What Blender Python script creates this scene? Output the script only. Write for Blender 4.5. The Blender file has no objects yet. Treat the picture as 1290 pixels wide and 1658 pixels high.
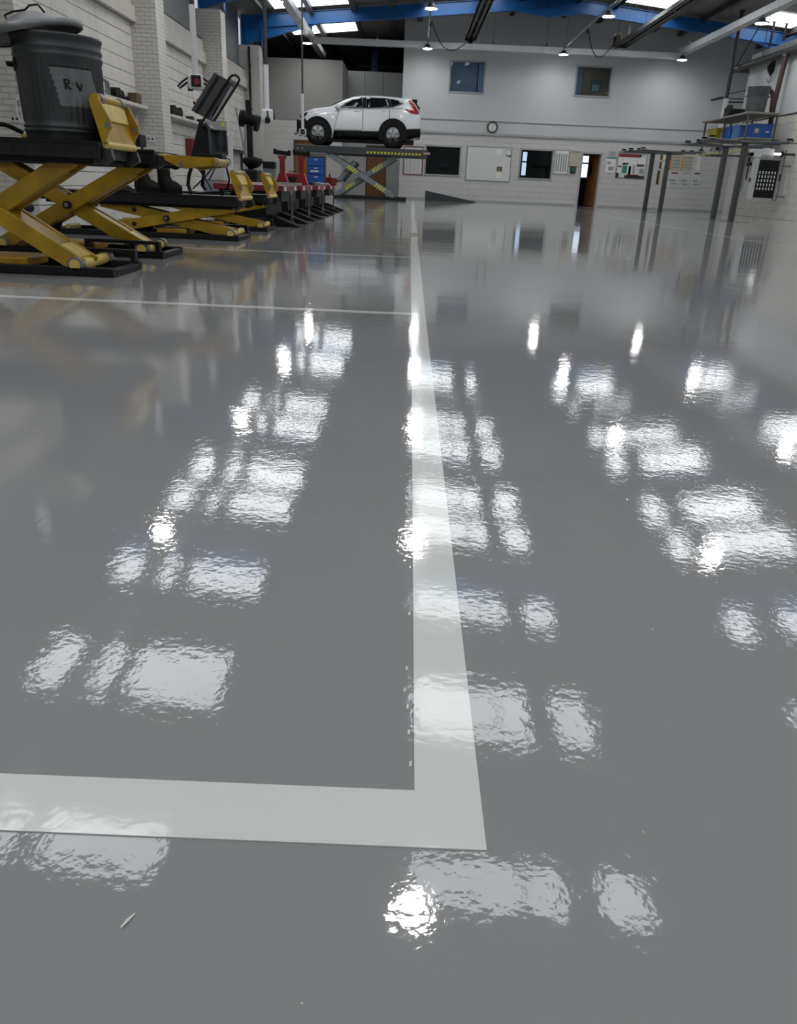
import bpy, math, random
import numpy as np
from mathutils import Matrix, Vector

# ------------------------------------------------------------------ camera, world, exposure
SC = bpy.context.scene
COL = SC.collection
EYE = 0.5                                   # camera height over the floor, metres
FPX = 1249.0                                # focal length in pixels of the 1290 x 1658 frame
PITCH = math.atan(529.0 / FPX); ROLL = math.asin(0.044); YAW = math.radians(0.24)
_F = Vector((0, math.cos(PITCH), -math.sin(PITCH))); _R0 = Vector((1, 0, 0)); _U0 = Vector((0, math.sin(PITCH), math.cos(PITCH)))
_R = math.cos(ROLL) * _R0 + math.sin(ROLL) * _U0
_U = -math.sin(ROLL) * _R0 + math.cos(ROLL) * _U0
_Z = Matrix.Rotation(-YAW, 3, 'Z')
_F, _R, _U = _Z @ _F, _Z @ _R, _Z @ _U
cam_data = bpy.data.cameras.new('camera')
cam_data.sensor_fit = 'VERTICAL'; cam_data.sensor_height = 24.0
cam_data.lens = FPX / 1658.0 * 24.0
cam_data.clip_start = 0.02; cam_data.clip_end = 200
cam = bpy.data.objects.new('camera', cam_data); COL.objects.link(cam)
cam.matrix_world = Matrix(((_R.x, _U.x, -_F.x, 0), (_R.y, _U.y, -_F.y, 0), (_R.z, _U.z, -_F.z, EYE), (0, 0, 0, 1)))
SC.camera = cam

world = bpy.data.worlds.new('overcast_sky'); SC.world = world; world.use_nodes = True
world.node_tree.nodes['Background'].inputs[0].default_value = (0.75, 0.82, 0.95, 1)
world.node_tree.nodes['Background'].inputs[1].default_value = 0.6
SC.view_settings.view_transform = 'Standard'; SC.view_settings.look = 'None'
SC.view_settings.exposure = 0.06; SC.view_settings.gamma = 1.0
SC.view_settings.use_curve_mapping = False
SKY_PANE = 4.4                              # daylight coming through the translucent roof sheets
LAMP = 98.0                                 # high bay lamp lenses
try:
    SC.cycles.max_bounces = 8; SC.cycles.diffuse_bounces = 4; SC.cycles.glossy_bounces = 4
    SC.cycles.sample_clamp_indirect = 6.0
except Exception:
    pass

random.seed(7)
V = Vector
PI = math.pi

# ------------------------------------------------------------------ helpers
def at(x, y, Y):
    """point seen at photo pixel (x, y) at depth Y along the hall"""
    d = float(x - 645) * _R - float(y - 829) * _U + FPX * _F
    return V((0, 0, EYE)) + d * (Y / d.y)
def atx(x, y, X):
    d = (x - 645) * _R - (y - 829) * _U + FPX * _F
    return V((0, 0, EYE)) + d * (X / d.x)

def lin(c):
    if isinstance(c, str):
        c = [int(c[i:i + 2], 16) / 255 for i in (0, 2, 4)]
    return tuple((v / 12.92 if v <= .04045 else ((v + .055) / 1.055) ** 2.4) for v in c) + (1,)

MATS = {}
def mat(name, col, rough=.5, metal=0, var=.0, scale=8, bump=0, bscale=40, col2=None, spec=.5, coat=0, stretch=None, emit=0, alpha=None, trans=0, detail=4):
    if name in MATS: return MATS[name]
    m = bpy.data.materials.new(name); m.use_nodes = True
    nt = m.node_tree; b = nt.nodes['Principled BSDF']
    c = lin(col)
    b.inputs['Base Color'].default_value = c
    b.inputs['Roughness'].default_value = rough; b.inputs['Metallic'].default_value = metal
    b.inputs['Specular IOR Level'].default_value = spec
    if coat: b.inputs['Coat Weight'].default_value = coat; b.inputs['Coat Roughness'].default_value = .05
    if trans: b.inputs['Transmission Weight'].default_value = trans
    if emit:
        b.inputs['Emission Color'].default_value = c; b.inputs['Emission Strength'].default_value = emit
    if var or bump or col2:
        tc = nt.nodes.new('ShaderNodeTexCoord'); vec = tc.outputs['Object']
        if stretch:
            mp = nt.nodes.new('ShaderNodeMapping'); mp.inputs['Scale'].default_value = stretch
            nt.links.new(vec, mp.inputs[0]); vec = mp.outputs[0]
        if var or col2:
            n = nt.nodes.new('ShaderNodeTexNoise'); n.inputs['Scale'].default_value = scale; n.inputs['Detail'].default_value = detail
            nt.links.new(vec, n.inputs['Vector'])
            rmp = nt.nodes.new('ShaderNodeValToRGB')
            if col2:
                rmp.color_ramp.elements[0].color = lin(col2); rmp.color_ramp.elements[1].color = c
                rmp.color_ramp.elements[0].position = .5 - .5 * max(.06, 1 - var); rmp.color_ramp.elements[1].position = .5 + .3 * max(.06, 1 - var)
            else:
                rmp.color_ramp.elements[0].color = tuple(v * (1 - var) for v in c[:3]) + (1,)
                rmp.color_ramp.elements[1].color = tuple(min(1, v * (1 + var)) for v in c[:3]) + (1,)
                rmp.color_ramp.elements[0].position = .3; rmp.color_ramp.elements[1].position = .7
            nt.links.new(n.outputs['Fac'], rmp.inputs[0]); nt.links.new(rmp.outputs[0], b.inputs['Base Color'])
        if bump:
            n2 = nt.nodes.new('ShaderNodeTexNoise'); n2.inputs['Scale'].default_value = bscale
            nt.links.new(vec, n2.inputs['Vector'])
            bp = nt.nodes.new('ShaderNodeBump'); bp.inputs['Distance'].default_value = bump
            nt.links.new(n2.outputs['Fac'], bp.inputs['Height']); nt.links.new(bp.outputs[0], b.inputs['Normal'])
    MATS[name] = m
    return m

class MB:
    def __init__(s): s.v = []; s.f = []; s.sm = []; s.mi = []; s.cur = 0
    def add(s, vs, fs, smooth=False):
        o = len(s.v); s.v += [tuple(p) for p in vs]
        s.f += [tuple(i + o for i in f) for f in fs]; s.sm += [smooth] * len(fs); s.mi += [s.cur] * len(fs)
        return s
    def hexa(s, p):
        return s.add(p, [(0, 3, 2, 1), (4, 5, 6, 7), (0, 1, 5, 4), (1, 2, 6, 5), (2, 3, 7, 6), (3, 0, 4, 7)])
    def box(s, c, d, rot=None):
        x, y, z = d[0] / 2, d[1] / 2, d[2] / 2
        ps = [V(q) for q in ((-x, -y, -z), (x, -y, -z), (x, y, -z), (-x, y, -z), (-x, -y, z), (x, -y, z), (x, y, z), (-x, y, z))]
        if rot is not None: ps = [rot @ q for q in ps]
        return s.hexa([q + V(c) for q in ps])
    def b2(s, lo, hi):
        return s.box([(a + b) / 2 for a, b in zip(lo, hi)], [abs(b - a) for a, b in zip(lo, hi)])
    def bar(s, a, b, w, h, up=(0, 0, 1)):
        a, b = V(a), V(b); d = (b - a).normalized(); u = V(up)
        if abs(d.dot(u)) > .99: u = V((0, 1, 0))
        sd = d.cross(u).normalized(); u = sd.cross(d)
        sd *= w / 2; u = u * h / 2
        return s.hexa([a - sd - u, a + sd - u, b + sd - u, b - sd - u, a - sd + u, a + sd + u, b + sd + u, b - sd + u])
    def cyl(s, a, b, r, r2=None, n=14, cap=True, smooth=True):
        a, b = V(a), V(b); r2 = r if r2 is None else r2
        d = (b - a).normalized(); u = V((0, 0, 1)) if abs(d.z) < .9 else V((1, 0, 0))
        e1 = d.cross(u).normalized(); e2 = d.cross(e1)
        vs = [a + (e1 * math.cos(t) + e2 * math.sin(t)) * r for t in [2 * PI * i / n for i in range(n)]]
        vs += [b + (e1 * math.cos(t) + e2 * math.sin(t)) * r2 for t in [2 * PI * i / n for i in range(n)]]
        s.add(vs, [(i, i + n, (i + 1) % n + n, (i + 1) % n) for i in range(n)], smooth)
        if cap: s.add(vs, [tuple(range(n)), tuple(range(2 * n - 1, n - 1, -1))])
        return s
    def tube(s, pts, r, n=8, closed=False):
        pts = [V(p) for p in pts]; m = len(pts); rings = []
        pu = None
        for i, p in enumerate(pts):
            if closed: d = (pts[(i + 1) % m] - pts[i - 1]).normalized()
            else: d = (pts[min(i + 1, m - 1)] - pts[max(i - 1, 0)]).normalized()
            if pu is None:
                u = V((0, 0, 1)) if abs(d.z) < .9 else V((1, 0, 0)); pu = (u - d * d.dot(u)).normalized()
            else:
                pu = (pu - d * d.dot(pu)).normalized()
            w = d.cross(pu); rr = r[i] if isinstance(r, (list, tuple)) else r
            rings.append([p + (pu * math.cos(2 * PI * k / n) + w * math.sin(2 * PI * k / n)) * rr for k in range(n)])
        vs = [q for g in rings for q in g]; fs = []
        for i in range(m if closed else m - 1):
            j = (i + 1) % m
            fs += [(i * n + k, j * n + k, j * n + (k + 1) % n, i * n + (k + 1) % n) for k in range(n)]
        s.add(vs, fs, True)
        if not closed: s.add(vs, [tuple(range(n)), tuple((m - 1) * n + k for k in range(n - 1, -1, -1))])
        return s
    def lathe(s, prof, c=(0, 0, 0), n=24, rot=None, smooth=True, wob=None):
        c = V(c); vs = []; m = len(prof)
        for (r, z) in prof:
            for k in range(n):
                t = 2 * PI * k / n; rr = r * (wob(t, z) if wob else 1)
                q = V((rr * math.cos(t), rr * math.sin(t), z))
                vs.append((rot @ q if rot is not None else q) + c)
        fs = [(i * n + k, i * n + (k + 1) % n, (i + 1) * n + (k + 1) % n, (i + 1) * n + k) for i in range(m - 1) for k in range(n)]
        return s.add(vs, fs, smooth)
    def prism(s, poly, o, u, v, w):
        """polygon (a,b) in plane o + a u + b v, extruded by vector w"""
        o, u, v, w = V(o), V(u), V(v), V(w); n = len(poly)
        p = [o + a * u + b * v for a, b in poly]; vs = p + [q + w for q in p]
        fs = [tuple(range(n)), tuple(range(2 * n - 1, n - 1, -1))] + [(i, i + n, (i + 1) % n + n, (i + 1) % n) for i in range(n)]
        return s.add(vs, fs)
    def build(s, name, mats, parent=None, bevel=0, loc=None, seg=2, fix=True):
        me = bpy.data.meshes.new(name); me.from_pydata(s.v, [], s.f)
        for m in (mats if isinstance(mats, (list, tuple)) else [mats]): me.materials.append(m)
        me.polygons.foreach_set('use_smooth', s.sm); me.polygons.foreach_set('material_index', s.mi)
        if fix:
            import bmesh
            bm = bmesh.new(); bm.from_mesh(me); bmesh.ops.recalc_face_normals(bm, faces=bm.faces); bm.to_mesh(me); bm.free()
        me.update()
        o = bpy.data.objects.new(name, me); COL.objects.link(o)
        if parent is not None: o.parent = parent
        if loc is not None: o.location = loc
        if bevel:
            md = o.modifiers.new('bevel', 'BEVEL'); md.width = bevel; md.segments = seg; md.limit_method = 'ANGLE'; md.angle_limit = .6
        return o

def tag(o, label, cat, group=None, kind=None):
    o['label'] = label; o['category'] = cat
    if group: o['group'] = group
    if kind: o['kind'] = kind
    return o
def thing(name, label, cat, loc=(0, 0, 0), rz=0, group=None):
    o = bpy.data.objects.new(name, None); COL.objects.link(o); o.empty_display_size = .1
    o.location = loc; o.rotation_euler = (0, 0, rz)
    return tag(o, label, cat, group)
def struct(o, label=None):
    o['kind'] = 'structure'
    if label: o['label'] = label
    return o
def holder(name, loc=(0, 0, 0), label=None):
    o = bpy.data.objects.new(name, None); COL.objects.link(o); o.location = loc; o.empty_display_size = .1
    return struct(o, label)
def copy_tree(o, parent=None):
    c = o.copy(); COL.objects.link(c)
    if parent is not None: c.parent = parent
    for ch in list(o.children): copy_tree(ch, c)
    return c
def bx(lo, hi): return MB().b2(lo, hi)
RX = lambda a: Matrix.Rotation(a, 3, 'X')
RY = lambda a: Matrix.Rotation(a, 3, 'Y')
RZ = lambda a: Matrix.Rotation(a, 3, 'Z')
def arc(c, r, a0, a1, n, u=(1, 0, 0), v=(0, 0, 1)):
    c, u, v = V(c), V(u), V(v)
    return [c + r * (u * math.cos(a0 + (a1 - a0) * i / n) + v * math.sin(a0 + (a1 - a0) * i / n)) for i in range(n + 1)]

# ------------------------------------------------------------------ materials
def floor_material(name, col, rough, amp=1.0, dirt=.05):
    """poured resin: grey colour, mirror gloss, orange-peel ripple"""
    m = bpy.data.materials.new(name); m.use_nodes = True; nt = m.node_tree; b = nt.nodes['Principled BSDF']; L = nt.links.new
    tc = nt.nodes.new('ShaderNodeTexCoord'); vec = tc.outputs['Object']
    n = nt.nodes.new('ShaderNodeTexNoise'); n.inputs['Scale'].default_value = .9; n.inputs['Detail'].default_value = 5; L(vec, n.inputs['Vector'])
    r = nt.nodes.new('ShaderNodeValToRGB'); c = lin(col)
    r.color_ramp.elements[0].color = tuple(v * (1 - dirt) for v in c[:3]) + (1,); r.color_ramp.elements[1].color = tuple(v * (1 + dirt) for v in c[:3]) + (1,)
    r.color_ramp.elements[0].position = .3; r.color_ramp.elements[1].position = .7
    L(n.outputs['Fac'], r.inputs[0]); L(r.outputs[0], b.inputs['Base Color'])
    b.inputs['Roughness'].default_value = rough; b.inputs['IOR'].default_value = 1.55
    prev = None
    for sc, dist, det in ((110, .00010, 2.0), (30, .00021, 2.5), (3.2, .0007, 1.0), (.75, .0032, 0.5)):
        q = nt.nodes.new('ShaderNodeTexNoise'); q.inputs['Scale'].default_value = sc; q.inputs['Detail'].default_value = det; L(vec, q.inputs['Vector'])
        bp = nt.nodes.new('ShaderNodeBump'); bp.inputs['Strength'].default_value = 1; bp.inputs['Distance'].default_value = dist * amp
        L(q.outputs['Fac'], bp.inputs['Height'])
        if prev: L(prev.outputs[0], bp.inputs['Normal'])
        prev = bp
    L(prev.outputs[0], b.inputs['Normal'])
    return m
M_FLOOR = floor_material('resin_floor', (.545, .547, .55), .035)
M_LINE = floor_material('white_line_paint', (.82, .825, .81), .07, .8, .015)
M_YLINE = floor_material('yellow_line_paint', (.55, .5, .3), .1, .8, .05)

def wall_paint(name, col, course=.225, length=.45, mortar=.008, depth=.004, dirt=.10, rough=.6, dcol=None, axis='X'):
    """painted masonry: small courses as fine relief, faint grime with its own blotchy shape"""
    m = bpy.data.materials.new(name); m.use_nodes = True; nt = m.node_tree; b = nt.nodes['Principled BSDF']; L = nt.links.new
    tc = nt.nodes.new('ShaderNodeTexCoord')
    mp = nt.nodes.new('ShaderNodeMapping'); L(tc.outputs['Object'], mp.inputs[0])
    if axis == 'X': mp.inputs['Rotation'].default_value = (-PI / 2, 0, 0)
    else: mp.inputs['Rotation'].default_value = (-PI / 2, 0, 0)
    vec = mp.outputs[0]
    if axis == 'XY':      # both faces of a pier: run the courses along x + y
        sp = nt.nodes.new('ShaderNodeSeparateXYZ'); L(tc.outputs['Object'], sp.inputs[0])
        ad = nt.nodes.new('ShaderNodeMath'); ad.operation = 'ADD'; L(sp.outputs[0], ad.inputs[0]); L(sp.outputs[1], ad.inputs[1])
        cb = nt.nodes.new('ShaderNodeCombineXYZ'); L(ad.outputs[0], cb.inputs[0]); L(sp.outputs[2], cb.inputs[1]); vec = cb.outputs[0]
    br = nt.nodes.new('ShaderNodeTexBrick'); L(vec, br.inputs['Vector'])
    br.inputs['Scale'].default_value = 1; br.inputs['Brick Width'].default_value = length; br.inputs['Row Height'].default_value = course
    br.inputs['Mortar Size'].default_value = mortar; br.inputs['Mortar Smooth'].default_value = .4
    c = lin(col); dc = lin(dcol) if dcol else tuple(v * .55 for v in c[:3]) + (1,)
    br.inputs['Color1'].default_value = c; br.inputs['Color2'].default_value = tuple(v * .96 for v in c[:3]) + (1,)
    br.inputs['Mortar'].default_value = tuple(v * .8 for v in c[:3]) + (1,)
    n = nt.nodes.new('ShaderNodeTexNoise'); n.inputs['Scale'].default_value = 2.2; n.inputs['Detail'].default_value = 8; n.inputs['Roughness'].default_value = .7
    L(tc.outputs['Object'], n.inputs['Vector'])
    r = nt.nodes.new('ShaderNodeValToRGB'); r.color_ramp.elements[0].position = .55; r.color_ramp.elements[1].position = .8
    r.color_ramp.elements[0].color = (0, 0, 0, 1); r.color_ramp.elements[1].color = (dirt * 4, dirt * 4, dirt * 4, 1)
    L(n.outputs['Fac'], r.inputs[0])
    mx = nt.nodes.new('ShaderNodeMix'); mx.data_type = 'RGBA'
    L(r.outputs[0], mx.inputs[0]); L(br.outputs['Color'], mx.inputs[6]); mx.inputs[7].default_value = dc
    L(mx.outputs[2], b.inputs['Base Color'])
    bp = nt.nodes.new('ShaderNodeBump'); bp.inputs['Distance'].default_value = depth; bp.invert = True
    L(br.outputs['Fac'], bp.inputs['Height']); L(bp.outputs[0], b.inputs['Normal'])
    b.inputs['Roughness'].default_value = rough
    return m
M_BACK = wall_paint('painted_block_white', 'c0c0bd', .225, .45, .006, .004, .10)
M_PIER = wall_paint('painted_brick_white', 'c4c1bb', .078, .225, .010, .012, .07, axis='XY')
M_BLOCK = mat('painted_wall_plank', 'c6c3bd', .55, var=.06, scale=3, bump=.002, bscale=30)
M_JOINT = mat('wall_joint_shadow_gap', '7d7a75', .8, var=.1)
M_PLASTER = mat('smooth_white_board', 'b6babc', .5, var=.015, scale=1.2)
M_GREYBOARD = mat('grey_cladding_board', '8b8a88', .55, var=.03, scale=1.5)
M_DARKGREY = mat('dark_grey_cladding', '3c3f42', .6, var=.05, scale=2)
M_ROOF = mat('grey_roof_lining', '77756f', .7, var=.06, scale=2)
M_BLUE = mat('blue_steel_paint', '0c5a9a', .35, var=.05, scale=3)
M_PURLIN = mat('dark_purlin_steel', '4a4846', .5, metal=.3, var=.1, scale=5)
M_WHITESTEEL = mat('white_steel_paint', 'c9cbcc', .4, var=.03, scale=5)
M_CREAM = mat('cream_ledge_paint', 'bcb8b0', .55, var=.08, scale=2.5, bump=.002, bscale=20)
M_GREYSTEEL = mat('grey_steel', '7c7e80', .4, metal=.4, var=.08, scale=6)
M_BLACK = mat('black_paint', '0d0e0f', .5, var=.25, scale=9, bump=.0005, spec=.3)
M_RUBBER = mat('black_rubber', '0b0b0c', .75, var=.2, scale=20, spec=.25)
M_DARKMETAL = mat('dark_bronze_metal', '3a3431', .4, metal=.5, var=.1)
M_CHROME = mat('bright_chrome', 'b9bcc0', .15, metal=1)
M_YELLOW = mat('worn_yellow_paint', 'b48e17', .4, var=.22, scale=9, col2='7c6311', bump=.0008, bscale=50)
M_YELLOWPALE = mat('faded_yellow_paint', 'cdb35c', .4, var=.15, scale=14)
M_OCHRE = mat('ochre_painted_steel', 'a87d14', .45, var=.2, scale=12)
M_RED = mat('red_paint', '861a1f', .4, var=.12, scale=9)
M_DARKRED = mat('dark_red_paint', '6f1a20', .45, var=.15, scale=9)
M_WOOD = mat('brown_wood_door', '8a5a30', .45, var=.18, scale=5, stretch=(6, 6, .6))
M_PAPER = mat('white_paper', 'd8d8d4', .7, var=.03, scale=20)
M_GLASS = mat('dark_window_glass', '10151a', .04, spec=.8)
# ------------------------------------------------------------------ the setting
XL, XR, YB, YF = -6.1, 11.4, 34.5, -9.0
XP = -5.54                                  # inner face of the brick piers
XRO = 14.8                                  # outer wall behind the low right wall
RIDGE, SLOPE = 4.6, .0955
def roof_z(x): return 6.93 - SLOPE * abs(x - RIDGE)

fl = MB(); fl.add([(XL - .2, YF, 0), (XRO + .4, YF, 0), (XRO + .4, 46, 0), (XL - .2, 46, 0)], [(0, 1, 2, 3)])
struct(fl.build('floor', M_FLOOR), 'wet-look glossy grey poured resin floor')

def floor_line(pts, m=M_LINE, t=.0012):
    """painted marking: a polygon with a little thickness"""
    n = len(pts); mb = MB()
    mb.add([(x, y, .0001) for x, y in pts] + [(x, y, t) for x, y in pts],
           [tuple(range(n, 2 * n))] + [(i, (i + 1) % n, (i + 1) % n + n, i + n) for i in range(n)])
    return mb
LW0, LW1 = .0275, .0865
TR = [0]
def trim(mb, m, label, bevel=0, name=None):
    TR[0] += 1
    return struct(mb.build('trim_%d' % TR[0], m, bevel=bevel), label)
# the long lane line with its foot, one L shape
trim(floor_line([(-3.2, .478), (-3.2, .540), (.0275, .540), (.030, 3.0), (.0325, 6), (.045, 12), (.10, 33.5), (.19, 33.5), (.118, 12), (.098, 6), (.09, 3.0), (.0865, .4755)]),
     M_LINE, 'long white lane line running away down the floor with its corner foot')
trim(floor_line([(-5.4, 3.32), (.029, 3.305), (.029, 3.355), (-5.4, 3.375)]), M_LINE, 'thin white bay line in front of the bin lift')
trim(floor_line([(-5.4, 6.03), (.033, 6.10), (.033, 6.15), (-5.4, 6.08)]), M_LINE, 'thin white bay line between the two yellow lifts')
for i, y in enumerate((11.2, 17.3)):
    trim(floor_line([(-5.4, y), (.05, y), (.05, y + .05), (-5.4, y + .05)]), M_LINE, 'faint far white bay line %s' % ('before the red bench', 'beyond the red bench')[i])
trim(floor_line([(4.33, 1.0), (4.545, 9.6), (4.69, 13.4), (5.13, 22.3), (5.55, 31.5), (5.62, 31.5), (5.2, 22.3), (4.745, 13.4), (4.6, 9.6), (4.385, 1.0)]), M_LINE, 'second white lane line right of the long one, before the post lifts')
for y0 in (8.75,):
    trim(floor_line([(.03, y0), (.12, y0), (.12, y0 + .65), (.03, y0 + .65)], t=.0022), M_YLINE, 'small yellow patch across the lane line')

# back wall: masonry below, smooth board above, real openings for door and windows
def wall_with_holes(mb, x0, x1, z0, z1, y, th, holes):
    xs = sorted({x0, x1} | {h[0] for h in holes} | {h[1] for h in holes}); zs = sorted({z0, z1} | {h[2] for h in holes} | {h[3] for h in holes})
    xs = [x for x in xs if x0 <= x <= x1]; zs = [z for z in zs if z0 <= z <= z1]
    for a, b in zip(xs, xs[1:]):
        for c, d in zip(zs, zs[1:]):
            if any(h[0] <= a and b <= h[1] and h[2] <= c and d <= h[3] for h in holes): continue
            mb.b2((a, y, c), (b, y + th, d))
XO = -.43                                   # left end of the white office block
DOOR = (6.95, 7.73, -.01, 1.99)
WIN = [(.62, 2.0, .96, 2.0), (4.47, 5.75, .97, 2.02)]
UPW = [(1.42, 2.75, 3.98, 5.02), (6.36, 7.70, 4.04, 5.03)]
wb = MB(); wb.cur = 0
wall_with_holes(wb, XO, XRO, 0, 2.5, YB, .2, [DOOR] + WIN)
wb.cur = 1
wall_with_holes(wb, XO, XRO, 2.5, 6.95, YB + .03, .17, UPW)
wb.b2((XO + .005, YB + .15, 0), (XO + .2, 38.2, 6.95))
struct(wb.build('wall_back', [M_BACK, M_PLASTER]), 'white office wall with windows at the far end')
M_TRIMGREY = mat('grey_wall_trim', '9a9b9b', .5, var=.04)
trim(bx((XO, YB - .05, 2.47), (XRO, YB + .03, 2.55)), M_TRIMGREY, 'grey ledge where the block wall meets the boarding')
trim(bx((XO, YB - .005, 2.98), (XRO, YB + .03, 3.0)), M_TRIMGREY, 'thin grey joint strip along the white boarding')
struct(bx((XO, YB - .02, 0), (6.85, YB + .01, .06)).build('baseboard_back', M_TRIMGREY), 'dark skirting strip of the back wall left of the door')
struct(bx((7.83, YB - .02, 0), (XRO, YB + .01, .06)).build('baseboard_back', M_TRIMGREY), 'dark skirting strip of the back wall right of the door')

# left of the office block: grey boarded rooms and a deeper recess
wb = MB(); wb.cur = 0
wall_with_holes(wb, -6.2, -2.8, 0, 2.75, YB, .2, [(-4.75, -3.62, -.01, 2.02)])
wb.cur = 1; wb.b2((-6.2, YB - .03, 2.75), (-2.8, YB + .2, 4.87)); wb.b2((-2.98, YB + .2, 2.75), (-2.8, 37.2, 4.87))
wb.cur = 0; wb.b2((-2.98, YB + .2, 0), (-2.8, 37.2, 2.75))
struct(wb.build('wall_back_left', [M_BACK, M_GREYBOARD]), 'grey boarded store wall behind the car')
wb = MB(); wb.cur = 0
wall_with_holes(wb, -2.8, XO, 0, 2.75, 37.2, .2, [(-1.95, -1.05, -.01, 2.05)])
wb.cur = 1; wb.b2((-2.8, 37.17, 2.75), (XO, 37.4, 4.85))
struct(wb.build('wall_recess', [M_BACK, M_GREYBOARD]), 'grey wall of the recess beside the white office')
for i, (xa, xb) in enumerate(((-2.15, -2.10), (-1.35, -1.32))):
    trim(bx((xa, 37.14, 2.75), (xb, 37.18, 4.85)), M_TRIMGREY, 'upright joint of the grey recess boarding, %s' % ('left', 'right')[i])

# left wall: long stacked planks between brick piers
PIERS = [(-.4, .2), (4.9, 5.5), (12.4, 13.0), (19.17, 19.79), (25.5, 26.1), (31.6, 32.25)]
wl = holder('wall_left', label='white left wall of stacked planks between brick piers')
bx((XL - .3, YF, 0), (XL - .03, 46, 3.5)).build('backing_wall', M_JOINT, wl)
bays = [(PIERS[i][1], PIERS[i + 1][0]) for i in range(1, 5)] + [(32.25, 34.5)]
blk = {}
for (a, b) in bays:
    nseg = 3; seg = (b - a) / nseg
    for r_ in range(14):
        for k in range(nseg):
            key = round(seg, 3)
            if key not in blk:
                o = MB().box((0, 0, 0), (.05, seg - .012, .235)).build('wall_plank', M_BLOCK, wl, bevel=0)
                blk[key] = o
            else:
                o = blk[key].copy(); COL.objects.link(o); o.parent = wl
            o.location = (XL - .025 + random.uniform(-.002, .002), a + seg * (k + .5), .12375 + r_ * .2475)
bx((XL - .3, YF, 0), (XL, 4.9, 3.5)).build('plain_wall', M_BLOCK, wl)
for (a, b) in PIERS:
    struct(bx((XL - .2, a, 0), (XP, b, 4.86)).build('wall_pier', M_PIER, bevel=.008), 'white painted brick pier of the left wall')
for (a, b) in [(YF, PIERS[0][0])] + [(PIERS[i][1], PIERS[i + 1][0]) for i in range(5)] + [(32.25, 34.5)]:
    mb = MB(); mb.b2((XL - .25, a, 3.47), (XL + .12, b, 3.76)); mb.b2((XL - .25, a, 3.76), (XL + .05, b, 4.06))
    trim(mb, M_CREAM, 'cream ledge along the top of the left wall planks', bevel=.01)
    mb = bx((XL - .22, a, 4.1), (XL - .16, b, 6.2)); mb.build('upper_cladding', mat('grey_upper_cladding', '6d7173', .5, var=.05, scale=1), wl)
    mb = bx((XL - .2, a, 4.06), (XL - .02, b, 4.13)); mb.build('cladding_sill', M_BLACK, wl)
bx((XL - .3, 34.5, 3.5), (XL - .1, 46, 6.2)).build('end_cladding', M_DARKGREY, wl)
# right wall (lower) and the outer wall beyond it
wr = holder('wall_right', label='white block wall on the right with boarding above')
bx((XR + .02, YF, 0), (XR + .25, 30, 3.0)).build('backing_wall', M_JOINT, wr)
proto = None
for r_ in range(13):
    for k in range(10):
        y0 = 30 - .9 * (k + 1) - (.45 if r_ % 2 else 0)
        y1 = y0 + .9 if (r_ % 2 == 0 or k > 0) else 30
        y1 = min(30, y0 + .9)
        if proto is None:
            proto = MB().box((0, 0, 0), (.05, .893, .219)).build('wall_block', M_BLOCK, wr); o = proto
        else:
            o = proto.copy(); COL.objects.link(o); o.parent = wr
        o.location = (XR + .025 + random.uniform(-.001, .001), (y0 + y1) / 2, .1125 + r_ * .225)
    if r_ % 2: MB().b2((XR, 29.553, r_ * .225 + .003), (XR + .05, 30, r_ * .225 + .222)).build('half_block', M_BLOCK, wr)
bx((XR - .01, YF, 0), (XR + .2, 20.55, 3.0)).build('plain_wall', M_BLOCK, wr)
bx((XR, 29.98, 0), (XRO + .2, 30.2, 4.98)).build('end_return', M_BACK, wr)
# boarded upper half, wide upright sheets with a soft fold between
for k in range(14):
    y1 = 30 - k * 1.2; y0 = y1 - 1.185
    bx((XR - .03 - (.015 if k % 2 else 0), y0, 2.96), (XR + .2, y1, 4.98)).build('upper_sheet', M_PLASTER, wr, bevel=.01)
bx((XR - .02, YF, 3.0), (XR + .2, 13.2, 4.98)).build('upper_wall', M_PLASTER, wr)
struct(bx((XRO, YF, 0), (XRO + .2, 46, 6.4)).build('wall_outer_right', M_PLASTER), 'outer wall beyond the right partition')
struct(bx((XL - .3, YF - .2, 0), (XRO + .2, YF, 6.6)).build('wall_front', M_BACK), 'wall behind the camera')
struct(bx((XL - .3, 46, 0), (XRO + .2, 46.2, 6.6)).build('wall_far_dark', M_DARKGREY), 'dark end wall beyond the store rooms')
struct(bx((XR, YF, 4.98), (XRO, 30.2, 5.02)).build('ceiling_right_rooms', M_PLASTER), 'flat top of the right-hand rooms')

# roof lining in two slopes
ce = holder('ceiling', label='grey corrugated roof lining in two slopes')
for nm, xa, xb in (('left_slope', XL - .4, RIDGE), ('right_slope', RIDGE, XRO + .3)):
    mb = MB()
    n = int((46.2 - YF) / .25); vs = []; fs = []
    for i in range(n + 1):
        y = YF - .2 + (46.4 - YF) * i / n; dz = .015 * (i % 2)
        vs += [(xa, y, roof_z(xa) + dz), (xb, y, roof_z(xb) + dz)]
        if i: fs.append((2 * i - 2, 2 * i - 1, 2 * i + 1, 2 * i))
    mb.add(vs, fs); mb.build(nm, M_ROOF, ce)
# purlins along the hall
for x in (-5.3, -4.29, -3.7, -2.2, -.9, .15, 2.27, 3.6, 5.6, 6.93, 9.05, 10.1, 11.4, 13.15, 13.75):
    z = roof_z(x) - .12
    mb = MB(); mb.b2((x - .035, YF, z - .1), (x + .035, 45.9, z + .1))
    mb.b2((x - .09, YF, z - .1), (x + .09, 45.9, z - .085))
    struct(mb.build('roof_purlin', M_PURLIN), 'dark roof purlin running the length of the hall')
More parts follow.
